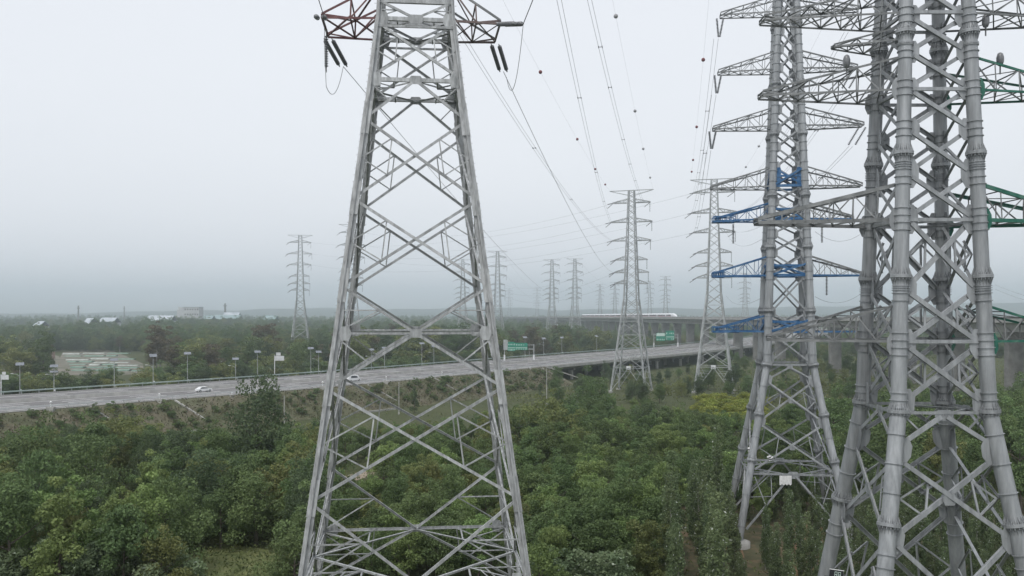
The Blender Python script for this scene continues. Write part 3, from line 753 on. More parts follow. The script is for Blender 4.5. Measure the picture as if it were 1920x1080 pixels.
def tube_panel(T, fc, z1, z0, w, r, kind='X', gw=.8, sec=False):
    """braces between the tubes on one face, with gusset plates welded to the tubes"""
    n = FACES[fc][2]
    def g(sg, z, hh):
        s = T.s(z); u = sg * (1 - (r + gw / 2) / s); gus(T, fc, u, z, gw, hh, T.mtl, .02 * (1 if sg > 0 else 1.6))
    def e(sg, z): s = T.s(z); return T.pt(fc, sg * (1 - (r + gw * .22) / s), z)
    if kind == 'X':
        a, b_, c, d = e(-1, z1 - .25), e(1, z0 + .25), e(1, z1 - .25), e(-1, z0 + .25)
        T.member('diagonal_brace', a, b_, w, fc, .06); T.member('diagonal_brace', c, d, w, fc, -.14)
        if sec:
            for sg, tp, bt in ((-1, a, d), (1, c, b_)):
                X_ = (a + b_) / 2; Q1 = lerp(tp, X_, .5); Q2 = lerp(bt, X_, .5); M_ = e(sg, (z0 + z1) / 2)
                T.member('secondary_brace', Q1, Q2, w * .45, fc, -.2); T.member('secondary_brace', M_, Q1, w * .45, fc, -.24); T.member('secondary_brace', M_, Q2, w * .45, fc, -.28)
    else:
        for sg in (-1, 1):
            c = T.pt(fc, sg * .06, z1 - .2); T.member('diagonal_brace', c, e(sg, z0 + .2), w, fc, .06)
            if sec: T.member('secondary_brace', e(sg, z1 - .3), lerp(c, e(sg, z0), .55), w * .4, fc, -.2)
        gus(T, fc, 0, z1 - .1, gw * 1.5, gw * .9, T.mtl, .02)
    return g

# ---- big tubular tower at the right edge
YC = 62.83; XC = 29.1; SC_SP = [(0, 6.57), (15.8, 4.18), (23.2, 3.06), (70, 1.49)]
TCt = Tower(None, SC_SP, 'tube_steel')
def yc(y): return TCt.zfront(y, YC)
nodesC = [yc(y) for y in (757, 645, 543, 411, 325, 242, 166, 97, 30)]
z = nodesC[-1]
while z < 66: z += 2.5; nodesC.append(z)
flC = [yc(y) for y in (984, 771, 518, 287, 60)] + [57.2, 64]
ringsC = []
for zz in nodesC:
    ringsC += [zz - .75, zz - .25, zz + .25, zz + .75] if zz < 40 else [zz - .5, zz, zz + .5]
for zz in (yc(815), yc(870), yc(925), yc(1040), yc(1065)): ringsC.append(zz)
for zz in flC[2:]: ringsC += [zz - .8, zz - .95]
ringsC = [zz for zz in ringsC if zz > 1 and zz < 69]
TC = tube_tower('tubular_tower', XC, YC, 0, SC_SP, .54, .51, 23.2, flC, ringsC, nodesC,
                'massive tubular steel pylon at the right edge with flanged pipe legs and green right crossarms', 70, .3, .9)
for fc in range(4):
    for z0, z1 in zip(nodesC, nodesC[1:]):
        big = z1 - z0 > 3.3
        tube_panel(TC, fc, z1, z0, .30 if big else .27, .47, 'X', .85 if z1 < 45 else .6, sec=big)
    for i, zz in enumerate(nodesC):
        rr = .5
        for sg in (-1, 1):
            s = TC.s(zz); gus2(TC, fc, sg, zz, .47, .62 if zz < 45 else .5, 2.0 if zz < 40 else 1.5, 'tube_steel')
            if fc % 2 == 0:      # outward pieces that carry the crossarms
                if any(abs(zz - q) < .9 for q in (27.9, 36.16, 45.1)):
                    gus2(TC, fc, sg, zz, .47, .38, 1.5, 'green_paint' if (sg > 0) == (fc == 0) else 'tube_steel', .02, True)
    strut(TC, fc, yc(774), .2, .05)
    tube_panel(TC, fc, yc(776), yc(833), .28, .5, 'V', .8, sec=True)
    tube_panel(TC, fc, yc(862), yc(1013), .3, .5, 'X', .9, sec=True)
    tube_panel(TC, fc, yc(1016), 6.2, .3, .5, 'X', .9, sec=True)
    tube_panel(TC, fc, 6.0, .8, .3, .5, 'V', .9)
    for zz in (yc(847), yc(1014)):
        for sg in (-1, 1): gus2(TC, fc, sg, zz, .52, .6, 1.8, 'tube_steel')
    gus(TC, fc, 0, (yc(862) + yc(1013)) / 2, .9, .8, 'tube_steel', .04)
    for zz in (27.9, 36.16, 45.1, 50.4): strut(TC, fc, zz, .24, .10)
diaphragm(TC, yc(774), .18, False); diaphragm(TC, 27.9, .16, False); diaphragm(TC, 36.16, .16, False)
armsC = []
for (z, dz, LL, LR, ch) in ((27.9, 2.5, 10.9, 11.0, .16), (36.16, 2.5, 11.8, 11.5, .25), (45.1, 2.3, 11.5, 11.4, .15), (50.4, 1.9, 11.4, 11.4, .13), (58, 2, 10, 10, .16), (66, 2, 9, 9, .15)):
    gl = 'steel_dull'; seen = z < 49
    armsC.append(truss_arm(TC, -1, z, z + dz, LL, 1.3, .3, 6, ch, .085, gl, gl, gl))
    a = truss_arm(TC, 1, z, z + dz, LR, 1.3, .3, 5, ch, .085, 'green_paint' if seen else gl, 'green_paint' if seen else gl, gl); armsC.append(a)
    if seen: a['label'] = 'green painted right crossarm'
armsC.append(truss_arm(TC, -1, 48.6, 49.5, 6.4, .6, .15, 3, .12, .07, 'steel_dull', 'steel_dull', 'steel_dull'))
# bulb shaped bird guards standing on the crossarms
for (side, x, z) in ((1, 4.6, 46.75), (-1, 6.0, 46.6), (1, 3.6, 49.4)):
    b = MB(); b.lathe((side * x, -1.6, z - .45), (0, 0, 1), [(.05, 0), (.05, .55), (.16, .62), (.24, .85), (.25, 1.15), (.17, 1.42), (.06, 1.5)], 14); b.build('bird_guard', 'insulator', TC.root)
# dark plate with pale marks on the lower left leg
b = MB(); b.box((0, 0, 0), .95, .04, .62); pc = P(1568, 1078, YC - 5.2) - Vector((XC, YC, 0))
pl = b.build('dark_plate', 'black_plate', TC.root, pc); pl.rotation_euler = (R(-8), R(10), R(8))
b = MB(); b.box((0, -.03, .325), 1.0, .06, .04); b.build('plate_edge', 'white_paint', pl)
b = MB()
for cx in (-.05, .2):
    for zz in (-.16, .02, .19): b.box((cx, -.028, zz), .17, .012, .03)
    for xx in (-.075, .075): b.box((cx + xx, -.032, .02), .025, .012, .37)
b.build('lettering', 'sign_pale', pl)
b = MB(); b.beam((0, .3, 0), (0, .02, 0), .08); b.beam((0, .3, -.2), (-.5, .6, -.2), .08); b.build('bracket', 'steel_dull', pl)

# ---- tubular tower in the middle distance, blue crossarms
YB = 118.4; XB = 36.6; SB_SP = [(0, 7.03), (23.0, 2.88), (80, .85)]
TBt = Tower(None, SB_SP, 'tube_steel')
def yb(y): return TBt.zfront(y, YB)
zB = 23.0; nodesB = [yb(672), yb(622), yb(585)]
for y in (516, 474, 438, 408, 378, 347, 312, 275, 240, 205, 165, 127, 92, 58, 22): nodesB.append(yb(y))
while nodesB[-1] < 77: nodesB.append(nodesB[-1] + 2.0)
flB = [yb(y) for y in (864, 777, 684, 582, 462, 365, 250)] + [60, 68]
ringsB = []
for zz in nodesB: ringsB += [zz - .55, zz + .55]
ringsB += [yb(930), yb(990), yb(820), yb(725)]
ringsB = [q for q in ringsB if 1 < q < 79]
TB = tube_tower('tubular_tower', XB, YB, -8, SB_SP, .47, .52, 23.0, flB, ringsB, nodesB,
                'slim tubular steel pylon with blue crossarms standing left of the massive one', 80, .2, .6)
for fc in range(4):
    for z0, z1 in zip(nodesB[1:], nodesB[2:]): tube_panel(TB, fc, z1, z0, .21, .45, 'X', .55)
    for zz in nodesB:
        for sg in (-1, 1): gus2(TB, fc, sg, zz, .46, .45, 1.4, 'tube_steel')
    strut(TB, fc, yb(684), .26, .05); strut(TB, fc, yb(622), .2, .05)
    tube_panel(TB, fc, yb(622), yb(680), .18, .47, 'X', .5)
    tube_panel(TB, fc, yb(687), yb(713), .2, .45, 'V', .5); tube_panel(TB, fc, yb(714), yb(790), .22, .45, 'X', .6, sec=True)
    tube_panel(TB, fc, yb(795), yb(886), .22, .45, 'X', .6, sec=True)
    for zz in (yb(714), yb(792)):
        for sg in (-1, 1): gus2(TB, fc, sg, zz, .46, .5, 1.5, 'tube_steel')
    gus(TB, fc, 0, yb(752), .7, .6, 'tube_steel', .04); gus(TB, fc, 0, yb(840), .8, .6, 'tube_steel', .04)
    zd = yb(890); strut(TB, fc, zd, .26, .06)
    tube_panel(TB, fc, zd, 2.0, .24, .45, 'V', 1.0, sec=True)
    for sg in (-1, 1):
        a = TB.pt(fc, sg, zd - 3); TB.member('secondary_brace', a, TB.pt(fc, sg * .5, zd), .1, fc, -.3)
        TB.member('secondary_brace', a, lerp(TB.pt(fc, 0, zd), TB.pt(fc, sg, 2), .4), .1, fc, -.35)
        TB.member('secondary_brace', TB.pt(fc, sg * .5, zd), lerp(TB.pt(fc, 0, zd), TB.pt(fc, sg, 2), .4), .1, fc, -.4)
diaphragm(TB, yb(890), .16)
INS_B = insulator_mesh('insulator_string', 2.6, .17, 14, n=8)
armsB = {}
for i, (y, dz, col, LL, LR) in enumerate(((20, 2.2, 'steel_dull', 8.6, 9.2), (128, 2.4, 'steel_dull', 8.9, 9.0), (235, 2.5, 'steel_dull', 9.6, 9.8), (348, 2.6, 'steel_dull', 9.9, 9.6),
                                (410, 2.2, 'blue_paint', 9.3, 8.5), (516, 2.6, 'blue_paint', 9.7, 9.6), (622, 2.2, 'blue_paint', 9.2, 9.0))):
    z = yb(y)
    for sd_ in (-1, 1):
        cc = col if (sd_ < 0 or col == 'steel_dull') else 'steel_dull'
        low = 'blue_paint' if col == 'blue_paint' else col
        armsB[(i, sd_)] = truss_arm(TB, sd_, z, z + dz, LL if sd_ < 0 else LR, 1.5, .35, 5, .17 if col != 'blue_paint' else .22, .07, low, cc, cc)
        if cc == 'blue_paint': armsB[(i, sd_)]['label'] = 'blue painted left crossarm'
    if col == 'blue_paint' or i == 3:
        for fc in range(4):
            strut(TB, fc, z + .02, .34, .16, m='blue_paint'); strut(TB, fc, z + 1.3, .26, .16, m='blue_paint')
            for sg in (-1, 1):
                TB.member('painted_brace', TB.pt(fc, -sg, z), TB.pt(fc, sg, z + (2.4 if i == 3 else 1.6)), .24, fc, .2 + .1 * sg, m='blue_paint')
for zz in (yb(338), yb(322)):
    for fc in range(4):
        for sg in (-1, 1): s_ = TB.s(zz); gus(TB, fc, sg * (1 - .72 / s_), zz, .6, 1.2, 'blue_paint', -.06, 'painted_plate')
for sd_ in (-1, 1): truss_arm(TB, sd_, 77.5, 79, 9.6, .8, .2, 4, .12, .07, 'steel_dull', 'steel_dull', 'steel_dull')
# blue platforms at the ends of the left arms
for i, sz in ((4, 2.6), (5, 1.2), (6, 3.0)):
    a = armsB[(i, -1)]; z = yb((410, 516, 622)[i - 4]); b = MB(); L = 9.3
    for e in (-1, 1): b.beam((-L - .3, e * 1.0, z + .55), (-L + sz, e * 1.2, z + .55), .16); b.beam((-L - .3, e * 1.0, z - .1), (-L + sz, e * 1.2, z - .1), .2)
    for k in range(6):
        x = lerp(-L - .3, -L + sz, k / 5); b.beam((x, -1.1, z - .1), (x, 1.1, z - .1), .16); b.beam((x, -1.1, z - .1), (x, -1.1, z + .55), .1); b.beam((x, 1.1, z - .1), (x, 1.1, z + .55), .1)
    b.build('tip_platform', 'blue_paint', a)
# hanging strings on the grey arms (V pairs) and rods under the blue ones
MB_W = Matrix.Translation((XB, YB, 0)) @ Matrix.Rotation(R(-8), 4, 'Z')
tipB = {}
for i in range(4):
    for sd_ in (-1, 1):
        y = (20, 128, 235, 348)[i]; L = ((8.6, 9.2), (8.9, 9.0), (9.6, 9.8), (9.9, 9.6))[i][0 if sd_ < 0 else 1]
        z = yb(y); a = armsB[(i, sd_)]
        tipB[(i, sd_)] = MB_W @ Vector((sd_ * L, .6, z - 2.6))
        if i == 3: continue
        for e in (-.55, .55):
            d = Vector((-e * .25 * 1.0, .55, -.8)) if sd_ < 0 else Vector((-.42, .35, -.8))
            o = aim(obj('insulator_string', INS_B, a, (sd_ * L + e * .8, .3, z - .1)), d)
        tipB[(i, sd_)] = MB_W @ (Vector((sd_ * L, .3, z - .1)) + d.normalized() * 2.8)
for (sd_, x, y) in ((1, 5.2, 516), (1, 4.6, 416), (-1, 6.9, 416)):
    z = yb(y); aim(obj('insulator_string', INS_B, armsB[(5 if y == 516 else 4, sd_)], (sd_ * x, 0, z)), (0, 0, -1))
# things hung on the lower part of this tower
def sack(pix, Y, w, h, label, name='canvas_bundle', m='sack'):
    """lumpy folded canvas roll tied with two dark straps"""
    c = P(*pix, Y); b = MB(); rn = random.Random(pix[0]); nr, nz = 9, 7; vs = []
    for j in range(nz + 1):
        t = j / nz; q = (.55 + .45 * math.sin(math.pi * (.1 + .8 * t))) * (.82 if j in (2, 5) else 1)
        for i in range(nr): a = 2 * math.pi * i / nr; k = q * rn.uniform(.8, 1.18); vs.append((w / 2 * k * math.cos(a) + .12 * w * math.sin(t * 5), .22 * k * math.sin(a), h * (t - .5)))
    b.add(vs, [(j * nr + i, j * nr + (i + 1) % nr, (j + 1) * nr + (i + 1) % nr, (j + 1) * nr + i) for j in range(nz) for i in range(nr)] + [tuple(range(nr))[::-1], tuple(range(nz * nr, nz * nr + nr))])
    o = b.build(name, m, None, c); o.rotation_euler = (0, R(rn.uniform(-25, 25)), 0)
    for j in (2, 5):
        q = MB(); q.lathe((.12 * w * math.sin(j / nz * 5), 0, h * (j / nz - .5) - .04), (0, 0, 1), [(w * .36, 0), (w * .42, .04), (w * .36, .08)], 10); q.build('strap', 'black_plate', o)
    return tag(o, label, 'bundle')
sack((1406, 846), YB - 1.5, .6, 1.0, 'white bundle strapped to the back leg of the slim pylon')
sack((1444, 859), YB - 5.2, .7, .65, 'white bundle tied inside the left leg of the slim pylon')
def cloth(pix, Y, w, h, label):
    b = MB(); nx, nz = 10, 5; vs = []
    for j in range(nz + 1):
        for i in range(nx + 1): vs.append((w * (i / nx - .5), .06 * math.sin(i * 1.9) * (1 - j / nz * .4), -h * j / nz * (1 + .08 * math.sin(i * 2.3))))
    vs += [(x, y + .03, z) for x, y, z in vs]; k = nx + 1; N = k * (nz + 1)
    b.add(vs, [(j * k + i, j * k + i + 1, (j + 1) * k + i + 1, (j + 1) * k + i) for j in range(nz) for i in range(nx)] + [(N + j * k + i, N + (j + 1) * k + i, N + (j + 1) * k + i + 1, N + j * k + i + 1) for j in range(nz) for i in range(nx)], True)
    o = b.build('cloth_banner', 'sack', None, P(*pix, Y)); return tag(o, label, 'banner')
cloth((1473, 892), YB - 5.6, 1.55, 1.15, 'white cloth banner hanging from the lower strut of the slim pylon')

# ================================================================== conductors and earth wires
def wire_thing(name, label, pts_list, r, m, group, cat='cable', balls=None, spacers=None):
    """each span a thing; a bundle has its sub-conductors and spacers as parts"""
    p0 = Vector(pts_list[0][0]); root = empty(name, p0, 0, label, cat, group)
    for pts in pts_list:
        b = MB(); b.line([Vector(p) - p0 for p in pts], r, 4); b.build('strand', m, root)
    if balls:
        pts = pts_list[0]
        for (yy, rad, mm) in balls:
            for a, c in zip(pts, pts[1:]):
                ya, yc_ = [HOR - F * (p.z - CAMH) / p.y for p in (a, c)]
                if (ya - yy) * (yc_ - yy) <= 0 and abs(ya - yc_) > 1e-6:
                    c0 = lerp(a, c, (yy - ya) / (yc_ - ya)) - p0; b = MB(); b.ball((0, 0, 0), rad); b.build('marker_ball', mm, root, c0); break
    if spacers:
        n = len(pts_list[0])
        for t in spacers:
            i = int(t * (n - 1)); q = [Vector(pl[i]) - p0 for pl in pts_list]; b = MB()
            nx = [Vector(pl[min(i + 1, n - 1)]) - p0 for pl in pts_list]; ax = (nx[0] - q[0]).normalized()
            b.beam(q[0], q[1], .07)
            for e in (0, 1): b.beam(q[e] - ax * .45, q[e] + ax * .45, .1)
            b.build('spacer', 'wire_dark', root)
    return root
def bundle(p, q, sag, gap, n=26):
    d = (Vector(q) - Vector(p)); u = Vector((d.y, -d.x, 0)).normalized() * gap / 2
    return [[x + u for x in sag_pts(p, q, sag, n)], [x - u for x in sag_pts(p, q, sag, n)]]
GW = 'overhead lines between the pylons'
MA_W = Matrix.Translation((XA, YA, 0)) @ Matrix.Rotation(RA, 4, 'Z'); MA_I = MA_W.inverted()
# waist arm of the near lattice tower: strings toward the far side and toward the camera side
ends = {}
dA = {-1: (MA_I @ tipF('E6', 5, -1) - Vector((-6.25, 2.1, 49.4))).normalized(), 1: (MA_I @ tipF('D1', 5, -1) - Vector((5.75, 2.1, 49.4))).normalized()}
for sd_, arm, L in ((-1, armAL, 6.25), (1, armAR, 5.75)):
    d = dA[sd_] + Vector((0.0, 0, -.22))
    for e in (-.28, .28): pe = ins(arm, Vector((sd_ * L + e, 2.15, 49.45)), d)
    ends[(sd_, 'far')] = MA_W @ (pe - Vector((.28, 0, 0)))
    dn = Vector((.08 if sd_ < 0 else .22, -1, -.30))
    for e in (-.25, .25): pe = ins(arm, Vector((sd_ * L + e, -2.15, 49.5)), dn)
    ends[(sd_, 'near')] = MA_W @ pe
hg = ins(armAL, Vector((-6.2, .5, 49.5)), (0, 0, -1), INS_H)
wire_thing('overhead_conductor', 'conductor leaving the right waist crossarm of the foreground pylon toward the far twin pylons',
           [sag_pts(ends[(1, 'far')], tipF('D1', 5, -1), 3.5)], .024, 'wire', GW)
wire_thing('overhead_conductor', 'conductor leaving the red crossarm and passing behind the foreground pylon',
           [sag_pts(ends[(-1, 'far')], tipF('E6', 5, -1), 9)], .024, 'wire', GW)
for sd_, dest, wl_ in ((-1, Vector((-6.0, -40, 66)), 'conductor running up and forward from the end of the red crossarm'), (1, Vector((16, -40, 62)), 'conductor running up to the right from the right waist crossarm')):
    wire_thing('overhead_conductor', wl_, [sag_pts(ends[(sd_, 'near')], dest, 1.0, 12)], .03, 'wire', GW)
# jumpers
wire_thing('jumper_loop', 'slack jumper loop hanging under the red crossarm', [sag_pts(ends[(-1, 'near')], MA_W @ hg - Vector((0, 0, 1.0)), .5, 10) + sag_pts(MA_W @ hg - Vector((0, 0, 1.0)), ends[(-1, 'far')], 1.2, 10)[1:]], .022, 'wire', 'jumper loops')
wire_thing('jumper_loop', 'slack jumper loop curving under the right waist crossarm', [sag_pts(ends[(1, 'near')], ends[(1, 'far')] + (MA_W.to_3x3() @ dA[1]) * 1.5, 2.4, 14)], .022, 'wire', 'jumper loops')
# upper bundles to the far twin pylon
up = lambda x, z: MA_W @ Vector((x, 0, z))
wire_thing('conductor_bundle', 'twin bundle with spacers dropping to the right side of the left twin pylon', bundle(up(7.2, 75), tipF('D1', 1, 1) + Vector((-2.5, 0, 0)), 5, .55), .028, 'wire', GW, spacers=(.30, .38, .5, .62, .75))
wire_thing('conductor_bundle', 'twin bundle with spacers dropping to the left side of the left twin pylon', bundle(up(7.2, 66.5), tipF('D1', 2, -1), 4, .5), .026, 'wire', GW, spacers=(.3, .5, .7))
wire_thing('conductor_bundle', 'faint twin bundle crossing the sky beside the right leg of the foreground pylon', bundle(up(-7.2, 66.5), tipF('D1', 3, -1), 5, .5), .022, 'wire', GW, spacers=(.35, .55))
RB = .36
wire_thing('earth_wire', 'thin earth wire with grey balls reaching the right tip of the left twin pylon',
           [sag_pts(up(8.6, 80), tipF('D1', 0, 1), 3, 40)], .012, 'wire', GW, balls=((30, RB, 'ball_grey'), (208, RB, 'ball_grey'), (279, RB, 'ball_grey'), (333, RB, 'ball_grey')))
wire_thing('earth_wire', 'thin earth wire with dark red balls reaching the left tip of the left twin pylon',
           [sag_pts(up(-8.2, 80), tipF('D1', 0, -1), 3, 40)], .012, 'wire', GW, balls=((135, RB, 'ball_red'), (261, RB, 'ball_red'), (317, RB, 'ball_red'), (346, RB, 'ball_red')))
pk = lambda sd_: MB_W @ Vector((sd_ * 9.6, 0, 77.6))
wire_thing('earth_wire', 'thin earth wire with dark balls left of the slim tubular pylon',
           [sag_pts(pk(-1), tipF('D2', 0, -1), 2, 40)], .012, 'wire', GW, balls=((112, RB, 'ball_red'), (238, RB, 'ball_red'), (300, RB, 'ball_red'), (322, RB, 'ball_red')))
wire_thing('earth_wire', 'thin earth wire with small balls just left of the slim tubular pylon body',
           [sag_pts(pk(1), tipF('D2', 0, 1), 2, 40)], .012, 'wire', GW, balls=((274, RB, 'ball_grey'), (313, RB, 'ball_grey')))
for i, w_ in enumerate(('top', 'second', 'third')):
    wire_thing('conductor_bundle', f'twin bundle from the {w_} left crossarm of the slim tubular pylon', bundle(tipB[(i, -1)], tipF('D2', i + 1, -1), 3.5, .6), .025, 'wire', GW, spacers=(.2, .4, .6))
    wire_thing('conductor_bundle', f'twin bundle from the {w_} right crossarm of the slim tubular pylon', bundle(tipB[(i, 1)], tipF('D2', i + 1, 1), 3.5, .5), .02, 'wire', GW, spacers=(.15, .45))
# lines from the twins off to the left
for lv, w_ in ((1, 'top'), (2, 'second'), (3, 'third')):
    wire_thing('overhead_conductor', f'faint line from the {w_} left crossarm of the left twin pylon', [sag_pts(tipF('D1', lv, -1), tipF('E2', lv, 1), 7)], .03, 'wire', GW)
    wire_thing('overhead_conductor', f'faint line from the {w_} left crossarm of the right twin pylon', [sag_pts(tipF('D2', lv, -1), tipF('E1', lv, 1), 9)], .03, 'wire', GW)
for lv, w_ in ((4, 'fourth'), (5, 'fifth'), (6, 'lowest')):
    wire_thing('overhead_conductor', f'faint line from the {w_} left crossarm of the left twin pylon', [sag_pts(tipF('D1', lv, -1), tipF('E3', lv, 1), 6)], .03, 'wire', GW)
for a, c, w_ in (('E3', 'E12', 'hazy pylon by the foreground leg'), ('E5', 'E12', 'left of the hazy twins'), ('E6', 'E8', 'right of the hazy twins')):
    for lv, q in ((1, 'upper'), (3, 'lower')):
        wire_thing('overhead_conductor', f'very faint {q} line leaving the {w_}', [sag_pts(tipF(a, lv, 1), tipF(c, lv, 1), 9)], .035, 'wire', GW)
# slack jumpers between the blue arms and the twin pylon, and to the right
for (x0, y0, Y0, x1, y1, Y1, sg, lb) in ((1362, 436, 322, 1441, 440, 119, 3.0, 'slack jumper hanging left under the upper blue crossarm'),
                                      (1362, 555, 322, 1441, 551, 119, 2.2, 'slack jumper hanging left under the lower blue crossarm'),
                                      (1528, 434, 119, 1612, 440, 122, 1.1, 'slack jumper hanging right under the upper blue crossarm'),
                                      (1528, 556, 119, 1612, 552, 122, 1.0, 'slack jumper hanging right under the lower blue crossarm')):
    wire_thing('jumper_loop', lb, [sag_pts(P(x0, y0, Y0), P(x1, y1, Y1), sg, 14)], .022, 'wire', 'jumper loops')
for y, w_ in ((534, 'upper'), (542, 'lower')):
    wire_thing('overhead_conductor', f'{w_} of two thin wires at the right edge beyond the massive pylon', [sag_pts(P(1866, y, 300), P(1990, y + 38, 200), .5, 10)], .03, 'wire', GW)

# ================================================================== roadside things
def lamp_model(h, arm):
    r = empty('solar_street_lamp'); b = MB(); b.tube((0, 0, 0), (0, 0, h), .11, .08, 8); b.build('pole', 'lamp_pole', r)
    b = MB(); M = Matrix.Rotation(R(-28), 3, 'X'); b.box((0, 0, h + .35), 2.1, .07, 1.35, Matrix.Rotation(R(30), 3, 'Z') @ Matrix.Rotation(R(-52), 3, 'X')); p = b.build('solar_panel', 'panel_glass', r)
    q = MB(); q.beam((0, 0, h - .1), (0, .1, h + .35), .1); q.build('panel_bracket', 'lamp_pole', r)
    q = MB(); q.box((.25, 0, 1.6), .4, .35, .55); q.build('control_box', 'white_paint', r)
    if arm:
        q = MB(); q.line([(0, 0, h * .62), (-.7, -.2, h * .70), (-1.6, -.5, h * .73)], .05, 6); a = q.build('lamp_arm', 'lamp_pole', r)
        q = MB(); q.box((-1.85, -.57, h * .73), .7, .3, .12, Matrix.Rotation(R(17), 3, 'Z')); q.build('lamp_head', 'white_paint', a)
    return r
LM = {True: lamp_model(9.3, True), False: lamp_model(11.0, False)}
used = {True: False, False: False}
lamps = [(45, True, 8.4), (91, True, 7.5), (113, False, 6.0), (205, False, 8.6), (282, True, 9.3), (349, False, 9.6), (453, True, 7.2), (475, False, 9.2), (590, False, 9.6), (600, True, 8.2), (694, True, 8), (723, False, 8.5), (787, False, 9.5), (818, True, 8), (985, False, 10), (1020, True, 9), (1053, True, 9), (1120, False, 9)]
for n_, (x, arm, h) in enumerate(lamps):
    j = min(range(IB + 30), key=lambda k: abs(960 + F * hw(k, WID + 1, 0).x / max(hw(k, WID + 1, 0).y, 1) - x))
    o = LM[arm] if not used[arm] else copy_tree(LM[arm]); used[arm] = True
    base = 9.3 if arm else 11.0; p = hw(j, WID + 1.2, ZR - .4); o.location = p; o.scale = (1, 1, h / base); o.rotation_euler = (0, 0, R(random.uniform(-12, 12)))
    o.name = 'solar_street_lamp'
    ordn = ('leftmost', 'second', 'third', 'fourth', 'fifth', 'sixth', 'seventh', 'eighth', 'ninth', 'tenth', 'eleventh', 'twelfth', 'thirteenth', 'fourteenth', 'fifteenth', 'sixteenth', 'seventeenth', 'last')[n_]
    tag(o, f'{ordn} solar street lamp from the left along the far highway edge', 'street lamp', 'solar street lamps')

def gantry(x0, x1, ybase, panels, label):
    """cantilever / portal sign gantry over the far carriageway; panels = (x0, x1, ytop, ybot, style)"""
    Y = (CAMH - ZR) * F / (ybase - HOR); pa = P(x0, ybase, Y); pb = P(x1, ybase, Y); r = empty('sign_gantry', pa, 0, label, 'road sign', 'green road sign gantries'); m = Y / F
    top = max(ybase - p[2] for p in panels) * m
    for p in (pa, pb):
        b = MB(); b.tube(p - pa - Vector((0, 0, .3)), p - pa + Vector((0, 0, top * .8)), .22, n=10); b.build('post', 'lamp_pole', r)
        b = MB(); b.tube(p - pa - Vector((0, 0, .3)), p - pa + Vector((0, 0, 2.6)), .42, n=12); b.build('post_base', 'white_paint', r)
    for k, zz in enumerate((.55, .75)):
        b = MB(); b.beam(Vector((0, 0, top * zz)), pb - pa + Vector((0, 0, top * zz)), .28); b.build('beam', 'lamp_pole', r)
    for (a, c, yt, yb_, st) in panels:
        w = (c - a) * m; h = (yb_ - yt) * m; cx = ((a + c) / 2 - x0) * m; cz = (ybase - (yt + yb_) / 2) * m; b = MB(); b.box((cx, -.35, cz), w, .12, h)
        pn = b.build('sign_panel', 'lamp_pole' if st == 'back' else 'sign_green', r)
        if st == 'back': continue
        b = MB()
        if st == 'head': b.box((cx, -.43, cz + h * .27), w * .92, .03, h * .36)
        else:
            b.box((cx, -.43, cz - h * .15), w * .94, .03, h * .07)
        rn = random.Random(a); n = 5
        for row in (-.33,) if st == 'head' else (.22, -.36):
            for k in range(n): 
                if rn.random() < .8: b.box((cx + w * (-.38 + .76 * k / (n - 1)), -.44, cz + h * row), w * .09, .03, h * rn.uniform(.1, .17))
        b.build('sign_marks', 'sign_pale', pn)
gantry(946, 1001, 676, [(952, 966, 641, 658, 'plain'), (966, 989, 643, 656, 'plain'), (944, 952, 637, 656, 'back')], 'green direction sign gantry beside the right leg of the foreground pylon')
gantry(1226, 1271, 650, [(1230, 1247, 624, 639, 'head'), (1248, 1264, 620, 638, 'plain')], 'green direction sign pair on the viaduct between the twin pylons')
def small_sign(x, ybase, ytop, w, lb, hgt=None):
    Y = (CAMH - ZR) * F / (ybase - HOR) if ybase < 735 else 245; m = Y / F; p = P(x, ybase, Y); r = empty('road_sign', p, 0, lb, 'road sign', 'small road signs'); h = (ybase - ytop) * m
    b = MB(); b.tube((0, 0, -.4), (0, 0, h * .9), .14, n=8); b.build('post', 'white_paint', r)
    b = MB(); b.box((w * m * .55, -.12, h * .78), w * m, .08, h * .2); b.build('sign_panel', 'rail_white', r)
    b = MB(); b.box((w * m * .42, -.12, h * .96), w * m * .5, .08, h * .13); b.build('sign_panel', 'rail_white', r)
small_sign(515, 706, 662, 17, 'small white sign on a post by the highway, left of the lone far pylon')
small_sign(2, 741, 698, 14, 'white square sign at the left edge of the picture')
# cabinets hung outside the near guardrail, with a small camera post
for n_, x in enumerate((91, 283, 421, 602, 720, 820, 985)):
    j = min(range(IB), key=lambda k: abs(960 + F * HW[k].x / max(HW[k].y, 1) - x)); p = hw(j, -1.0, ZR - .35); r = empty('roadside_cabinet', p)
    big = n_ not in (2, 6); s = 1.0 if big else .55; b = MB()
    vs = [(-.95 * s, -.5, .9 * s), (.95 * s, -.5, .9 * s), (.5 * s, -.5, -.5 * s), (-.5 * s, -.5, -.5 * s)]; vs += [(x_, .5, z_) for x_, _, z_ in vs]
    b.add(vs, [(0, 1, 2, 3), (7, 6, 5, 4), (0, 4, 5, 1), (1, 5, 6, 2), (2, 6, 7, 3), (3, 7, 4, 0)]); b.build('housing', 'concrete', r)
    b = MB(); b.tube((0, 0, .85 * s), (0, 0, 1.9 * s), .09, n=8); b.ball((0, 0, 2.0 * s), .28 * s); b.build('post', 'white_paint', r)
    o_ = ('leftmost', 'second', 'third and small', 'fourth', 'fifth', 'sixth', 'rightmost and small')[n_]
    tag(r, f'pale tapered housing outside the near guardrail, {o_} from the left', 'cabinet', 'housings along the near guardrail')
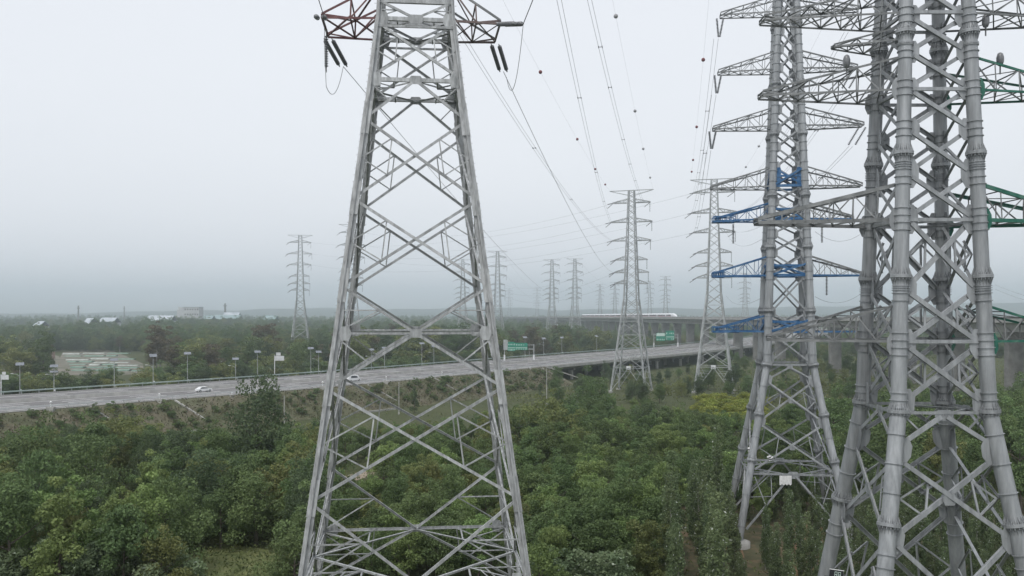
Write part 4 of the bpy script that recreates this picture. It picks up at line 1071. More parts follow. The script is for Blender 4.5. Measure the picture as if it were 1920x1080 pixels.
for n_, (x, yt, yb_) in enumerate(((251, 757, 788), (533, 741, 792), (748, 716, 765), (1025, 690, 748))):
    p = G(x, yb_ + 12); m = p.y / F; b = MB(); b.tube((0, 0, -.3), (0, 0, (yb_ + 12 - yt) * m), .16, .11, 8); b.tube((0, 0, -.3), (0, 0, .5), .3, n=8)
    o = b.build('concrete_post', 'concrete', None, p)
    tag(o, ('slim pale post in front of the slope at the far left', 'slim pale post right of the tall dark tree', 'slim pale post seen through the foreground pylon', 'slim pale post right of the foreground pylon')[n_], 'post', 'posts at the foot of the embankment')

def car_model(name, L=4.5, van=False):
    r = empty(name); Wd = 1.8
    if van: side = [(-L / 2, .35), (-L / 2, 1.0), (-L / 2 + .1, 2.0), (L / 2 - 1.2, 2.1), (L / 2 - .5, 1.15), (L / 2, .95), (L / 2, .35)]
    else: side = [(-L / 2, .35), (-L / 2, .85), (-L / 2 + .5, .98), (-L / 2 + 1.15, 1.42), (L / 2 - 1.9, 1.45), (L / 2 - 1.15, .98), (L / 2 - .15, .85), (L / 2, .6), (L / 2, .35)]
    b = MB(); k = len(side); vs = []
    for yy, ins_ in ((-Wd / 2, 1), (-Wd / 2 + .12, 0), (Wd / 2 - .12, 0), (Wd / 2, 1)):
        for x, z in side: vs.append((x * (.985 if ins_ else 1), yy * (1 - (.16 if z > 1.2 else 0)), z - (.04 if ins_ and z > .4 else 0)))
    fs = [(l * k + i, l * k + (i + 1) % k, (l + 1) * k + (i + 1) % k, (l + 1) * k + i) for l in range(3) for i in range(k)] + [tuple(range(k))[::-1], tuple(range(3 * k, 4 * k))]
    b.add(vs, fs).build('body', 'car_white', r)
    zt = 1.36 if not van else 1.95; z0 = .98 if not van else 1.2
    for sg in (-1, 1):
        b = MB(); xa, xb = (-L / 2 + .75, L / 2 - 1.3); ya = sg * (Wd / 2 - .005)
        b.add([(xa, ya, z0), (xb, ya, z0), (xb - .6, sg * (Wd / 2 * .84 + .01), zt), (xa + .45, sg * (Wd / 2 * .84 + .01), zt)], [(0, 1, 2, 3)]); b.build('side_window', 'glass_dark', r)
    b = MB(); xf = L / 2 - 1.15 if not van else L / 2 - .5; zf = .99 if not van else 1.16; xt = L / 2 - 1.9 if not van else L / 2 - 1.2; zt2 = 1.44 if not van else 2.08
    b.add([(xf - .03, -.75, zf + .03), (xf - .03, .75, zf + .03), (xt + .06, .66, zt2), (xt + .06, -.66, zt2)], [(0, 1, 2, 3)]); b.build('windscreen', 'glass_dark', r)
    for x in (-L / 2 + .8, L / 2 - .8):
        for sg in (-1, 1):
            b = MB(); b.tube((x, sg * .72, .33), (x, sg * .93, .33), .33, n=16); w = b.build('wheel', 'tyre', r)
            b = MB(); b.tube((x, sg * .93, .33), (x, sg * .945, .33), .2, n=10); b.build('rim', 'lamp_pole', w)
    for sg in (-1, 1):
        b = MB(); b.box((L / 2 - .06, sg * .65, .7), .1, .35, .14); b.build('headlight', 'panel_glass', r)
    return r
def road_pose(o, x, off):
    j = min(range(IB), key=lambda k: abs(960 + F * hw(k, off, 0).x / max(hw(k, off, 0).y, 1) - x)); d = HWN[j]; o.location = hw(j, off, ZR + .014); o.rotation_euler = (0, 0, math.atan2(d.y, d.x) - math.pi / 2)
c = car_model('parked_car'); c.name = 'car'; road_pose(c, 371, 14.0); tag(c, 'white saloon car driving on the highway left of the tall dark tree', 'car')
c = car_model('van', 5.2, True); road_pose(c, 661, 10.0); tag(c, 'white van on the highway behind the left leg of the foreground pylon', 'van')

# ================================================================== far buildings
def block(name, x0, x1, yt, Y, dep, m, roof, label, cat='building', gable=False, wins=None, hfix=None):
    w = (x1 - x0) * Y / F; h = hfix or CAMH - (yt - HOR) * Y / F; c = Vector(((x0 + x1) / 2 - 960, 0, 0)) * (Y / F); c.y = Y
    r = empty(name, (c.x, c.y, 0), 0, label, cat); hw_ = h if not gable else h * .75
    b = MB(); b.box((0, dep / 2, hw_ / 2), w, dep, hw_); b.build('wall', m, r)
    b = MB()
    if gable:
        vs = [(-w / 2 - .4, -.6, hw_), (w / 2 + .4, -.6, hw_), (w / 2 + .4, dep / 2, h + .3), (-w / 2 - .4, dep / 2, h + .3), (-w / 2 - .4, dep + .6, hw_), (w / 2 + .4, dep + .6, hw_)]
        vs += [(x, y, z - .25) for x, y, z in vs]; b.add(vs, [(0, 1, 2, 3), (3, 2, 5, 4), (6, 9, 8, 7), (9, 10, 11, 8), (0, 6, 7, 1), (4, 5, 11, 10), (0, 3, 9, 6), (3, 4, 10, 9), (1, 7, 8, 2), (2, 8, 11, 5)])
    else: b.box((0, dep / 2, h + .25), w + .8, dep + .8, .5)
    b.build('roof', roof, r)
    if wins:
        nx, nz, ww, wh = wins
        for i in range(nx):
            for k in range(nz):
                b = MB(); b.box((w * (-.5 + (i + .5) / nx), -.06, h * (k + .55) / nz), ww, .1, wh); b.build('window', 'glass_dark', r)
    return r
wb = block('office_building', 345, 373, 576, 1250, 18, 'wall_white', 'roof_white', 'white five storey building on the horizon left of the far lone pylon', wins=(6, 5, 1.5, 1.9))
b = MB(); b.box((-14.0, 8, 15.5), 13.0, 15.6, 31); b.build('stair_tower', 'wall_white', wb); b = MB(); b.box((-15.5, 8, 32.8), 8, 10, 3.6); b.build('tower_head', 'wall_white', wb)
SH = 'low sheds on the horizon'
for (x0, x1, yt, Y, roof, lb) in ((272, 319, 592, 1000, 'roof_white', 'long white roofed shed left of the white five storey building'), (183, 211, 596, 980, 'roof_white', 'short white roofed shed, second bright roof left of the five storey building'),
                              (372, 396, 592, 1300, 'roof_teal', 'thin pale shed touching the right side of the five storey building'), (400, 447, 591, 1330, 'roof_teal', 'long low teal roofed shed under the chimney'),
                              (494, 515, 592, 1150, 'roof_teal', 'small teal roofed shed left of the lone far pylon'), (417, 446, 586, 1500, 'roof_white', 'pale hall behind the teal shed'),
                              (155, 166, 597, 930, 'roof_white', 'tiny white house left of the short shed'), (60, 72, 603, 850, 'roof_white', 'tiny pale hut among trees at far left')):
    o = block('shed', x0, x1, yt, Y, 22, 'wall_white', roof, lb, 'shed', gable=True); o['group'] = SH
for (x, yt, Y, r0, lb) in ((147, 573, 1500, 1.6, 'slim dark chimney on the horizon at far left'), (422, 569, 1600, 2.2, 'chimney on the horizon right of the five storey building'), (233, 574, 1700, 1.2, 'faint thin mast between the two chimneys')):
    p = P(x, yt, Y); b = MB(); b.tube((0, 0, 0), (0, 0, p.z), r0, r0 * .7, 12); b.tube((0, 0, p.z - 5), (0, 0, p.z - 3.6), r0 * 1.35, n=12)
    o = b.build('chimney', 'concrete_dark', None, (p.x, Y, 0)); tag(o, lb, 'chimney')
for n_, (x0, x1, yt, Y) in enumerate(((14, 21, 634, 620), (36, 46, 647, 520), (62, 70, 640, 600), (84, 92, 646, 540))):
    o = block('village_house', x0, x1, yt, Y, 7, 'wall_brick', 'roof_grey', f'small village house by the bare field, {("leftmost", "second from the left", "third from the left", "rightmost", "")[n_]}', 'house', gable=True, hfix=5.0 + n_ * .4); o['group'] = 'village houses'
# bare field and nursery plot with nets
def patch(name, pix, m, z, kind='structure', parent=None):
    vs = [G(x, y) + Vector((0, 0, z)) for x, y in pix]; b = MB(); b.add(vs, [tuple(range(len(vs)))]); o = b.build(name, m, parent)
    if parent is None: tag(o, kind=kind)
    return o
patch('bare_field', [(-60, 690), (-60, 622), (10, 622), (60, 650), (110, 668), (125, 690), (60, 700)], 'field_pink', .03)
patch('nursery_ground', [(95, 705), (118, 660), (200, 652), (268, 682), (270, 702)], 'field_pink', .05)
k = 0
rn = random.Random(5)
for row in range(7):
    yy = 664 + row * 5.2
    xa = 120 + row * 3; xb = 205 + row * 9
    x = xa
    while x < xb:
        w = rn.uniform(14, 42); pa = G(x, yy + rn.uniform(-1, 1)); wm = w * pa.y / F; b = MB(); hh = rn.uniform(.35, .9)
        prof = [(-2.2, 0), (-2.0, hh * .7), (-1.1, hh), (1.1, hh), (2.0, hh * .7), (2.2, 0)]; vs = [(0, a, c) for a, c in prof] + [(wm, a, c) for a, c in prof]
        b.add(vs, [(i, i + 1, i + 7, i + 6) for i in range(5)] + [(0, 1, 2, 3, 4, 5), (11, 10, 9, 8, 7, 6)])
        o = b.build('net_tunnel', 'net_green' if rn.random() < .62 else 'net_white', None, pa)
        tag(o, 'low net covered tunnel in the nursery plot left beyond the highway', 'tunnel', 'nursery net tunnels'); x += w + rn.uniform(2, 8)

# ================================================================== trees
def arr_mesh(name, co, tint, m, nper=4):
    n = len(co) // nper; me = bpy.data.meshes.new(name); me.vertices.add(len(co)); me.vertices.foreach_set('co', co.astype(np.float32).ravel())
    me.loops.add(n * nper); me.loops.foreach_set('vertex_index', np.arange(n * nper, dtype=np.int32))
    me.polygons.add(n); me.polygons.foreach_set('loop_start', np.arange(0, n * nper, nper, dtype=np.int32)); me.polygons.foreach_set('loop_total', np.full(n, nper, dtype=np.int32))
    at = me.attributes.new('tint', 'FLOAT', 'FACE'); at.data.foreach_set('value', tint.astype(np.float32))
    me.materials.append(MAT[m]); me.update(calc_edges=True); me.validate(); return me
def cards(c, size, rng, upbias=.4, out=None, aspect=.62):
    """random leaf-clump quads around the points c"""
    n = len(c); nr = rng.normal(size=(n, 3)); nr[:, 2] += upbias
    if out is not None: nr += out * .9
    nr /= np.linalg.norm(nr, axis=1, keepdims=True) + 1e-9
    t = rng.normal(size=(n, 3)); t -= nr * (t * nr).sum(1, keepdims=True); t /= np.linalg.norm(t, axis=1, keepdims=True) + 1e-9
    b = np.cross(nr, t); s = (size * rng.uniform(.55, 1.35, n))[:, None]
    q = np.stack([c - t * s * .5, c - b * s * aspect * .5 + t * s * .12, c + t * s * .5, c + b * s * aspect * .5 + t * s * .05], 1)
    return q.reshape(-1, 3)
def crown_mesh(name, seed, H, Wd, z0, shape, ncl, ncard, size, m, tip=False):
    """crown of overlapping leaf clumps; H total height, z0 crown base"""
    rng = np.random.default_rng(seed); cl = []
    tries = 0; nbough = int(rng.integers(5, 9)); bo = []
    for _ in range(nbough):
        t = rng.uniform(.22, .92); a = rng.uniform(0, 2 * math.pi); w = math.sin(math.pi * (t * .85 + .1)) ** .6; r = Wd * .36 * w * math.sqrt(rng.uniform(.1, 1)); bo.append(np.array([r * math.cos(a), r * math.sin(a), z0 + (H - z0) * t]))
    bo[0] = np.array([rng.uniform(-.06, .06) * Wd, rng.uniform(-.06, .06) * Wd, z0 + (H - z0) * .93])
    while len(cl) < ncl and tries < 9000:
        tries += 1; t = rng.uniform(0, 1); a = rng.uniform(0, 2 * math.pi)
        if shape == 'round': w = math.sin(math.pi * min(1, .12 + t * .88)) ** .6
        elif shape == 'column': w = (1 - t) ** .55 * (0.55 + .45 * min(1, t * 5))
        elif shape == 'cone': w = (1 - t) ** .85
        elif shape == 'flat': w = (.35 + .65 * t) if t < .8 else 1 - (t - .8) * 2.6
        else: w = (math.sin(math.pi * (t * .9 + .05)) ** .45)
        r = Wd / 2 * w * math.sqrt(rng.uniform(.05, 1)) * (.84 if rng.uniform() < .85 else 1.08)
        cr = Wd * (rng.uniform(.085, .21) if shape != 'column' else rng.uniform(.2, .32)) * (1 if shape != 'flat' else .9)
        p = np.array([r * math.cos(a) * (1 + .25 * math.sin(a * 2 + seed)), r * math.sin(a), z0 + (H - z0) * (.04 + .9 * t)])
        if shape not in ('column', 'cone') and rng.uniform() < .68:
            p = bo[int(rng.integers(nbough))] + rng.normal(size=3) * np.array([Wd * .115, Wd * .115, (H - z0) * .10]); p[2] = max(p[2], z0 + cr * .5)
            if p[2] > H * .82: cr *= .72
        if any(np.linalg.norm((p - q[0]) * np.array([1, 1, 1.2])) < (cr + q[1]) * .52 for q in cl): continue
        cl.append((p, cr, rng.uniform(0, .35)))
    cs, ts, os_ = [], [], []
    wt = np.array([q[1] ** 2 for q in cl]); wt = wt / wt.sum()
    for (p, cr, tn), ww in zip(cl, wt):
        n = max(12, int(ncard * ww)); d = rng.normal(size=(n, 3)); d[:, 2] = d[:, 2] * .9 + .25; d /= np.linalg.norm(d, axis=1, keepdims=True)
        rr = cr * (rng.uniform(.35, 1, n) ** .45) * rng.uniform(.85, 1.2, n); q = p + d * rr[:, None] * np.array([1, 1, .78 if shape != 'column' else 1.25])
        cs.append(q); os_.append(d); ts.append(np.clip(tn + rng.uniform(0, .5, n) + (0.12 if tip else 0) * 0, 0, .85))
    n = ncard // 7; a = rng.uniform(0, 2 * math.pi, n); t = rng.uniform(.05, .98, n)
    cs = np.concatenate(cs); os_ = np.concatenate(os_); ts = np.concatenate(ts)
    if tip: k = rng.uniform(size=len(ts)) < .03; ts[k] = 1.0
    co = cards(cs, size, rng, .35, os_)
    return arr_mesh(name, co, ts, m)
def trunk_mesh(name, seed, H, r, z0, Wd, m, limbs=6):
    rng = random.Random(seed); b = MB(); top = z0 + (H - z0) * .75
    pts = [Vector((0, 0, -.2))]; x = y = 0
    for i in range(1, 6):
        x += rng.uniform(-.12, .12); y += rng.uniform(-.12, .12); pts.append(Vector((x, y, top * i / 5)))
    b.line(pts, [r * 1.25, r, r * .85, r * .62, r * .4, r * .15], 7)
    for i in range(limbs):
        t = rng.uniform(.4, .85); a = 2 * math.pi * i / limbs + rng.uniform(-.4, .4); p = lerp(pts[2], pts[5], (t - .4) / .6); L = Wd * rng.uniform(.22, .4)
        b.line([p, p + Vector((math.cos(a) * L * .5, math.sin(a) * L * .5, L * .35)), p + Vector((math.cos(a) * L, math.sin(a) * L, L * .8))], [r * .4, r * .25, r * .07], 5)
    return b.mesh(name, m)
PROTO = {}
def proto(key, n, H, Wd, z0, shape, ncl, nc, size, m, bark='bark', tr=.14, tip=False):
    PROTO[key] = [(trunk_mesh('trunk', hash((key, i)) % 999 if False else len(PROTO) * 31 + i, H, tr, z0, Wd, bark), crown_mesh('crown', len(PROTO) * 17 + i * 5 + 3, H * (1 + .06 * i), Wd * (1 - .05 * i), z0, shape, ncl, nc, size, m, tip), H, Wd) for i in range(n)]
proto('locust', 4, 6.5, 5.6, 1.3, 'flat', 38, 5580, 0.251, 'leaf_mid')
proto('locust_fresh', 3, 6.5, 5.4, 1.2, 'flat', 36, 5270, 0.251, 'leaf_fresh')
proto('dark', 3, 11, 8.5, 1.2, 'round', 62, 9300, 0.319, 'leaf_dark', tr=.26)
proto('broad', 4, 9, 7.4, 1.2, 'round', 52, 8060, 0.289, 'leaf_mid', tr=.22)
proto('olive', 3, 8, 6.8, 1.0, 'round', 46, 6820, 0.274, 'leaf_olive', tr=.18)
proto('fresh', 3, 7, 4.6, .8, 'egg', 36, 5580, 0.243, 'leaf_fresh', tr=.15)
proto('poplar', 4, 9, 1.7, .5, 'column', 34, 3565, 0.190, 'leaf_poplar', 'bark_pale', tr=.09, tip=True)
proto('silver', 3, 4.5, 4.2, .3, 'egg', 30, 4340, 0.228, 'leaf_silver', tr=.1, tip=True)
proto('brown', 3, 15, 7.0, 5.0, 'egg', 44, 5580, 0.380, 'leaf_brown', 'bark_pale', tr=.22)
proto('shrub', 3, 2.2, 2.8, .05, 'egg', 18, 1705, 0.190, 'leaf_mid', tr=.06)
proto('gold', 2, 1.8, 3.0, .05, 'egg', 18, 1550, 0.190, 'leaf_yellow', tr=.05)
proto('conifer', 1, 6, 2.2, .4, 'cone', 30, 2635, 0.228, 'leaf_dark', tr=.12)
proto('tallgreen', 3, 15, 8.0, 2.5, 'egg', 50, 6510, 0.395, 'leaf_mid', 'bark', tr=.26)
CROWN_SRC = {}
rt_ = random.Random(11)
def tree(kind, pos, H, label, group, cat='tree', wf=1.0, var=None, name=None):
    i = rt_.randrange(len(PROTO[kind])) if var is None else var % len(PROTO[kind]); tm, cm, h0, w0 = PROTO[kind][i]; k = H / h0
    r = empty(name or {'shrub': 'shrub', 'gold': 'flowering_bush', 'poplar': 'poplar_sapling', 'silver': 'willow_bush', 'conifer': 'conifer', 'locust': 'locust_tree', 'locust_fresh': 'locust_tree', 'broad': 'broadleaf_tree', 'dark': 'dark_tree', 'olive': 'olive_green_tree', 'fresh': 'light_green_tree', 'brown': 'brown_tree', 'tallgreen': 'tall_green_tree'}.get(kind, 'tree'), (pos[0], pos[1], 0), rt_.uniform(0, 6.28), label, cat, group)
    r.scale = (k * wf, k * wf, k); obj('trunk', tm, r); c = obj('crown', cm, r); CROWN_SRC.setdefault(kind, c)
    return r
OCC = []
def free(x, y, d):
    for (a, b_, e) in OCC:
        if (x - a) ** 2 + (y - b_) ** 2 < ((d + e) * .5) ** 2: return False
    return True
def near_road(x, y, lo=-15.0, hi=WID + 15):
    best = None
    for i in range(0, LAST, 2):
        d = (x - HW[i].x) ** 2 + (y - HW[i].y) ** 2
        if best is None or d < best[0]: best = (d, i)
    i = best[1]; off = (Vector((x, y, 0)) - HW[i]).dot(HWN[i]); return off
def px(x, y): return 960 + F * x / y
def pyg(y): return HOR + CAMH * F / y
# --- trees one can pick out
hero = [('dark', 482, 716, 915, .84, 'tall dark tree rising past the highway edge left of the foreground pylon'),
        ('broad', 70, 818, 985, 1.0, 'broad green tree at the left edge below the slope'),
        ('broad', 175, 820, 990, .95, 'round green tree second from the left edge below the slope'),
        ('olive', 205, 782, 905, 1.35, 'yellowish olive tree at the foot of the slope near the first drain chute'),
        ('fresh', 66, 912, 1085, 1.05, 'upright yellow green tree in the lower left corner'),
        ('dark', 330, 815, 930, 1.15, 'bare looking dark tree below the second drain chute'),
        ('olive', 262, 778, 890, 1.0, 'small olive tree in front of the leftmost pale post'),
        ('fresh', 570, 815, 920, .9, 'bright yellow green tree touching the left leg of the foreground pylon'),
        ('olive', 545, 850, 985, 1.2, 'olive round tree beside the left leg of the foreground pylon'),
        ('fresh', 495, 838, 930, 1.0, 'small light green tree in front of the tall dark tree'),
        ('dark', 160, 905, 1055, 1.0, 'dark green tree in the middle of the left wood'),
        ('dark', 385, 850, 1000, 1.15, 'large dark tree shading the left wood below the drain chutes'),
        ('broad', 310, 900, 1075, 1.0, 'dark green broad tree right of the rubble clearing'),
        ('broad', 480, 890, 1022, 1.1, 'dense green tree left of the foreground pylon near the grass clearing'),
        ('broad', 415, 925, 1028, 1.15, 'low spreading tree behind the grass clearing'),
        ('conifer', 777, 722, 775, 1.0, 'small dark conifer seen through the foreground pylon'),
        ('broad', 1110, 708, 790, 1.2, 'dark tree at the feet of the left twin pylon'),
        ('olive', 1040, 745, 860, 1.3, 'olive brown tree right of the foreground pylon'),
        ('fresh', 1010, 1010, 1190, 1.0, 'pale green tree at the bottom edge right of the foreground pylon'),
        ('dark', 1215, 760, 830, 1.5, 'dark rounded tree below the left twin pylon')]
for kind, x, yt, yb_, wf, lb in hero:
    p = G(x, yb_); H = (yb_ - yt) * p.y / F * .97; tree(kind, (p.x, p.y), H, lb, 'trees one can pick out', wf=wf, var=0); OCC.append((p.x, p.y, PROTO[kind][0][3] * H / PROTO[kind][0][2] * wf * .75))
for x, y, d in ((XA, YA, 15), (XB - 7, YB - 7, 4), (XB + 7, YB - 7, 4), (XB, YB, 10), (XC, YC, 12)): OCC.append((x, y, d))
def toplimit(x):
    """highest picture row that trees of the thicket reach at column x"""
    pts = [(-200, 815), (0, 812), (120, 800), (240, 795), (330, 806), (420, 815), (520, 805), (620, 800), (700, 790), (800, 800), (900, 770), (980, 762), (1080, 745), (1250, 745), (1325, 776), (1425, 778), (1560, 742), (1700, 742), (1900, 712), (2300, 700)]
    for (a, u), (b_, w) in zip(pts, pts[1:]):
        if x <= b_: return u + (w - u) * (x - a) / (b_ - a)
    return 720
CLEAR = [((340, 550), (1035, 1260)), ((205, 275), (925, 1035)), ((622, 715), (872, 985)), ((110, 135), (960, 1000))]
def clearing(x, yp): return any(a <= x <= b_ and c <= yp <= d for (a, b_), (c, d) in CLEAR)
cnt = {}
GLAB = {'left': ('the wood left of the foreground pylon', 'trees of the left wood'),
        'mid': ('the thicket behind the foreground pylon', 'thicket trees behind the foreground pylon'),
        'right': ('the thicket between the near pylons', 'thicket trees between the near pylons'),
        'farright': ('the trees behind the massive pylon', 'trees behind the massive pylon'),
        'bridge': ('the scrub near the viaduct', 'bushy trees near the viaduct')}
LOOK = {'locust': 'feathery green locust tree', 'locust_fresh': 'light green feathery locust tree', 'broad': 'round leafy green tree', 'dark': 'dark green dense tree',
        'olive': 'yellowish olive tree', 'fresh': 'upright light green tree'}
rp = random.Random(21)
def scatter(zone, xr, Yr, n, kinds, hr, gap, limit=300):
    made = 0
    for _ in range(n):
        if made >= limit: break
        Y = 1 / rp.uniform(1 / Yr[1], 1 / Yr[0]); x = rp.uniform(*xr); X = (x - 960) * Y / F; yp = pyg(Y)
        if clearing(x, yp) or near_road(X, Y) > -15.5: continue
        if x > 1232 and Y < 124: continue
        kd = rp.choices([k for k, _ in kinds], [w for _, w in kinds])[0]
        H = rp.uniform(*hr) * (1.15 if kd in ('dark', 'broad') else 1); lim = toplimit(x) + rp.uniform(0, 22)
        Hm = CAMH - (lim - HOR) * Y / F
        H = min(H, Hm) if zone != 'bridge' else H
        if H < 2.0: continue
        w = PROTO[kd][0][3] * H / PROTO[kd][0][2]; wf = rp.uniform(.86, 1.16)
        if not free(X, Y, w * gap): continue
        lb, gp = GLAB[zone]; q_ = (Y - Yr[0]) / (Yr[1] - Yr[0]); h_ = (x - xr[0]) / (xr[1] - xr[0]); lb = f"{'taller' if H > sum(hr) / 2 else 'lower'} {LOOK[kd]}, {('front', 'second', 'middle', 'rear')[min(3, int(q_ * 5))]} {('left', 'centre left', 'centre right', 'right')[min(3, max(0, int(h_ * 4)))]} of {lb}"; tree(kd, (X, Y), H, lb, gp, wf=wf); OCC.append((X, Y, w * gap)); made += 1
    return made
# right thicket with poplar rows first so that rows stay free
npop = 0
for row in range(12):
    for k in range(24):
        Y = 78 + k * 2.5 + rp.uniform(-.6, .6); X = 17.8 + row * 3.7 + (Y - 100) * .16 + rp.uniform(-.4, .4); x = px(X, Y)
        if x < 1235 or x > 1945 or Y > 132 or npop >= 290: continue
        if x < 1330 and Y > 106 + (x - 1235) * .2: continue
        if abs(X - XB) < 5.2 and abs(Y - YB) < 5.5: continue
        if any((X - a) ** 2 + (Y - b_) ** 2 < 2.4 ** 2 for a, b_ in ((XB - 7, YB - 6), (XB + 6, YB - 8))): continue
        if rp.random() < .13: continue
        H = rp.uniform(9.2, 12.6) if x < 1350 else rp.uniform(5.6, 8.0)
        if x > 1500: H *= 1.05
        if 1380 < x < 1430 and Y < 112: H *= .62
        tree('poplar', (X, Y), H, f"{'tall' if H > 8.4 else 'short'} slim poplar sapling {'at the front' if Y < 96 else ('midway' if Y < 114 else 'at the back')} {'left of the slim pylon' if x < 1385 else ('between the slim and massive pylons' if x < 1560 else ('behind the legs of the massive pylon' if x < 1850 else 'right of the massive pylon'))}", 'poplar saplings in rows', wf=rp.uniform(.85, 1.25)); OCC.append((X, Y, 1.1)); npop += 1
print('poplars', npop)
for zone, xr, Yr, n, kinds, hr, gap in (
    ('bridge', (1000, 1700), (285, 620), 1500, (('broad', 3), ('dark', 2), ('olive', 1)), (3, 6.5), .7),
    ('left', (-60, 600), (88, 205), 2600, (('broad', 3), ('dark', 2), ('olive', 2), ('fresh', 2), ('locust', 2)), (5, 10.5), .5),
    ('mid', (600, 965), (96, 260), 2200, (('locust', 2), ('locust_fresh', 1), ('broad', 2), ('olive', 1.5)), (4.2, 7.0), .56),
    ('right', (965, 1610), (92, 285), 5200, (('locust', 5), ('locust_fresh', 2), ('broad', 1), ('olive', .5)), (4.6, 7.8), .53),
    ('farright', (1480, 1960), (126, 300), 1500, (('broad', 4), ('locust', 1), ('dark', 1), ('olive', 1)), (6, 12), .6)):
    print(zone, scatter(zone, xr, Yr, n, kinds, hr, gap, {'left': 230, 'mid': 160, 'right': 285, 'farright': 80, 'bridge': 120}[zone]))
# silvery bushes along the bottom edge, gold flowering patch, slope bushes
for n_, (x, yt, yb_) in enumerate(((95, 1015, 1120), (200, 1025, 1130), (255, 1030, 1140), (320, 1035, 1130), (30, 1040, 1140), (1040, 1040, 1150), (1095, 1045, 1160), (1150, 1050, 1160), (150, 1050, 1150))):
    p = G(x, yb_); H = (yb_ - yt) * p.y / F
    tree('silver', (p.x, p.y), H, f'silvery willow bush at the bottom edge, {("second", "fourth", "fifth", "sixth", "leftmost", "seventh", "eighth", "rightmost", "third")[n_]} from the left' if n_ not in (4, 7) else ('silvery willow bush at the bottom edge, leftmost of all' if n_ == 4 else 'silvery willow bush at the bottom edge, rightmost of all'), 'silvery bushes at the bottom edge', 'bush', wf=1.3)
for n_ in range(80):
    Y = rp.uniform(222, 292); x = rp.uniform(1318, 1440); X = (x - 960) * Y / F
    tree('gold', (X, Y), rp.uniform(1.8, 3.2), 'yellow flowering bush in the patch below the right twin pylon', 'yellow flowering bushes', 'bush', wf=1.5)
for n_ in range(270):
    j = rp.randrange(14, IB - 4); off = rp.uniform(-12.5, -2.5); p = hw(j, off, 0); z = ZR * (13.5 + off) / 13.2
    o = tree('shrub', (p.x, p.y), rp.uniform(.7, 2.1), 'small dull shrub growing on the embankment slope', 'shrubs on the embankment slope', 'bush', wf=1.3); o.location.z = z - .1
# hedge right behind the far guardrail
nh = 0
while nh < 110:
    j = rp.randrange(18, IB + 6); off = rp.uniform(WID + 14.5, WID + 30); p = hw(j, off, 0); x = px(p.x, p.y)
    if x < -40 or not free(p.x, p.y, 3.0): nh += .2; continue
    kd = rp.choice(('broad', 'broad', 'olive', 'dark')); OCC.append((p.x, p.y, 3.0)); nh += 1
    tree(kd, (p.x, p.y), rp.uniform(7.0, 10.0), f"low {LOOK[kd].replace('tree', 'hedge tree')} past the highway, {'left of the tall dark tree' if x < 430 else ('left of the foreground pylon' if x < 600 else 'behind the foreground pylon')}", 'hedge behind the highway', wf=rp.uniform(1.2, 1.6))
# --- belt of trees behind the highway
nb = 0
for n_ in range(2500):
    if nb >= 230: break
    Y = rp.uniform(275, 640); x = rp.uniform(-40, 1160); X = (x - 960) * Y / F; off = near_road(X, Y)
    if off < WID + 17: continue
    if x < 300 and 395 < Y < 640 and x < 60 + (640 - Y) * 1.2 and rp.random() < .85: continue
    if 88 < x < 285 and Y < 620: continue
    brown = 170 < x < 335 and Y > 430
    kd = 'brown' if brown and rp.random() < .75 else rp.choice(('tallgreen', 'tallgreen', 'dark', 'olive', 'brown'))
    lim = 640 if x < 340 else (646 if x < 620 else 606 + rp.uniform(0, 30)); lim += rp.uniform(-8, 26)
    H = min(CAMH - (lim - HOR) * Y / F, 18)
    if Y < 360: H = min(H, rp.uniform(4, 8))
    if H < 3 or not free(X, Y, H * .33): continue
    OCC.append((X, Y, H * .33)); nb += 1
    if kd == 'brown': lb = (f"{'taller' if H > 13 else 'lower'} brownish tree with pale trunk beyond the highway, {'above the leftmost lamps' if x < 200 else ('above the middle lamps' if x < 350 else ('left of the lone far pylon' if x < 560 else 'behind or right of the foreground pylon'))}", 'brownish trees beyond the highway')
    else: lb = (f"{ {'tallgreen': 'tall green tree', 'dark': 'dark dense tree', 'olive': 'yellowish olive tree'}[kd]} beyond the highway {'left of the lone far pylon' if x < 540 else ('behind the foreground pylon' if x < 935 else 'near the green road signs')}{', far back' if Y > 480 else ''}", 'green trees beyond the highway')
    tree(kd, (X, Y), H, *lb, wf=rp.uniform(1.15, 1.6))
for lb, kd, x, yt, yb_, wf in (('brown crowned tree left of the lone far pylon', 'brown', 498, 612, 690, 1.5), ('olive brown tree clump above the fifth street lamp', 'brown', 300, 622, 700, 1.6),
                            ('dark bushy tree beside the village houses', 'dark', 22, 637, 668, 1.2)):
    p = G(x, yb_); tree(kd, (p.x, p.y), (yb_ - yt) * p.y / F, lb, 'trees one can pick out', wf=wf)
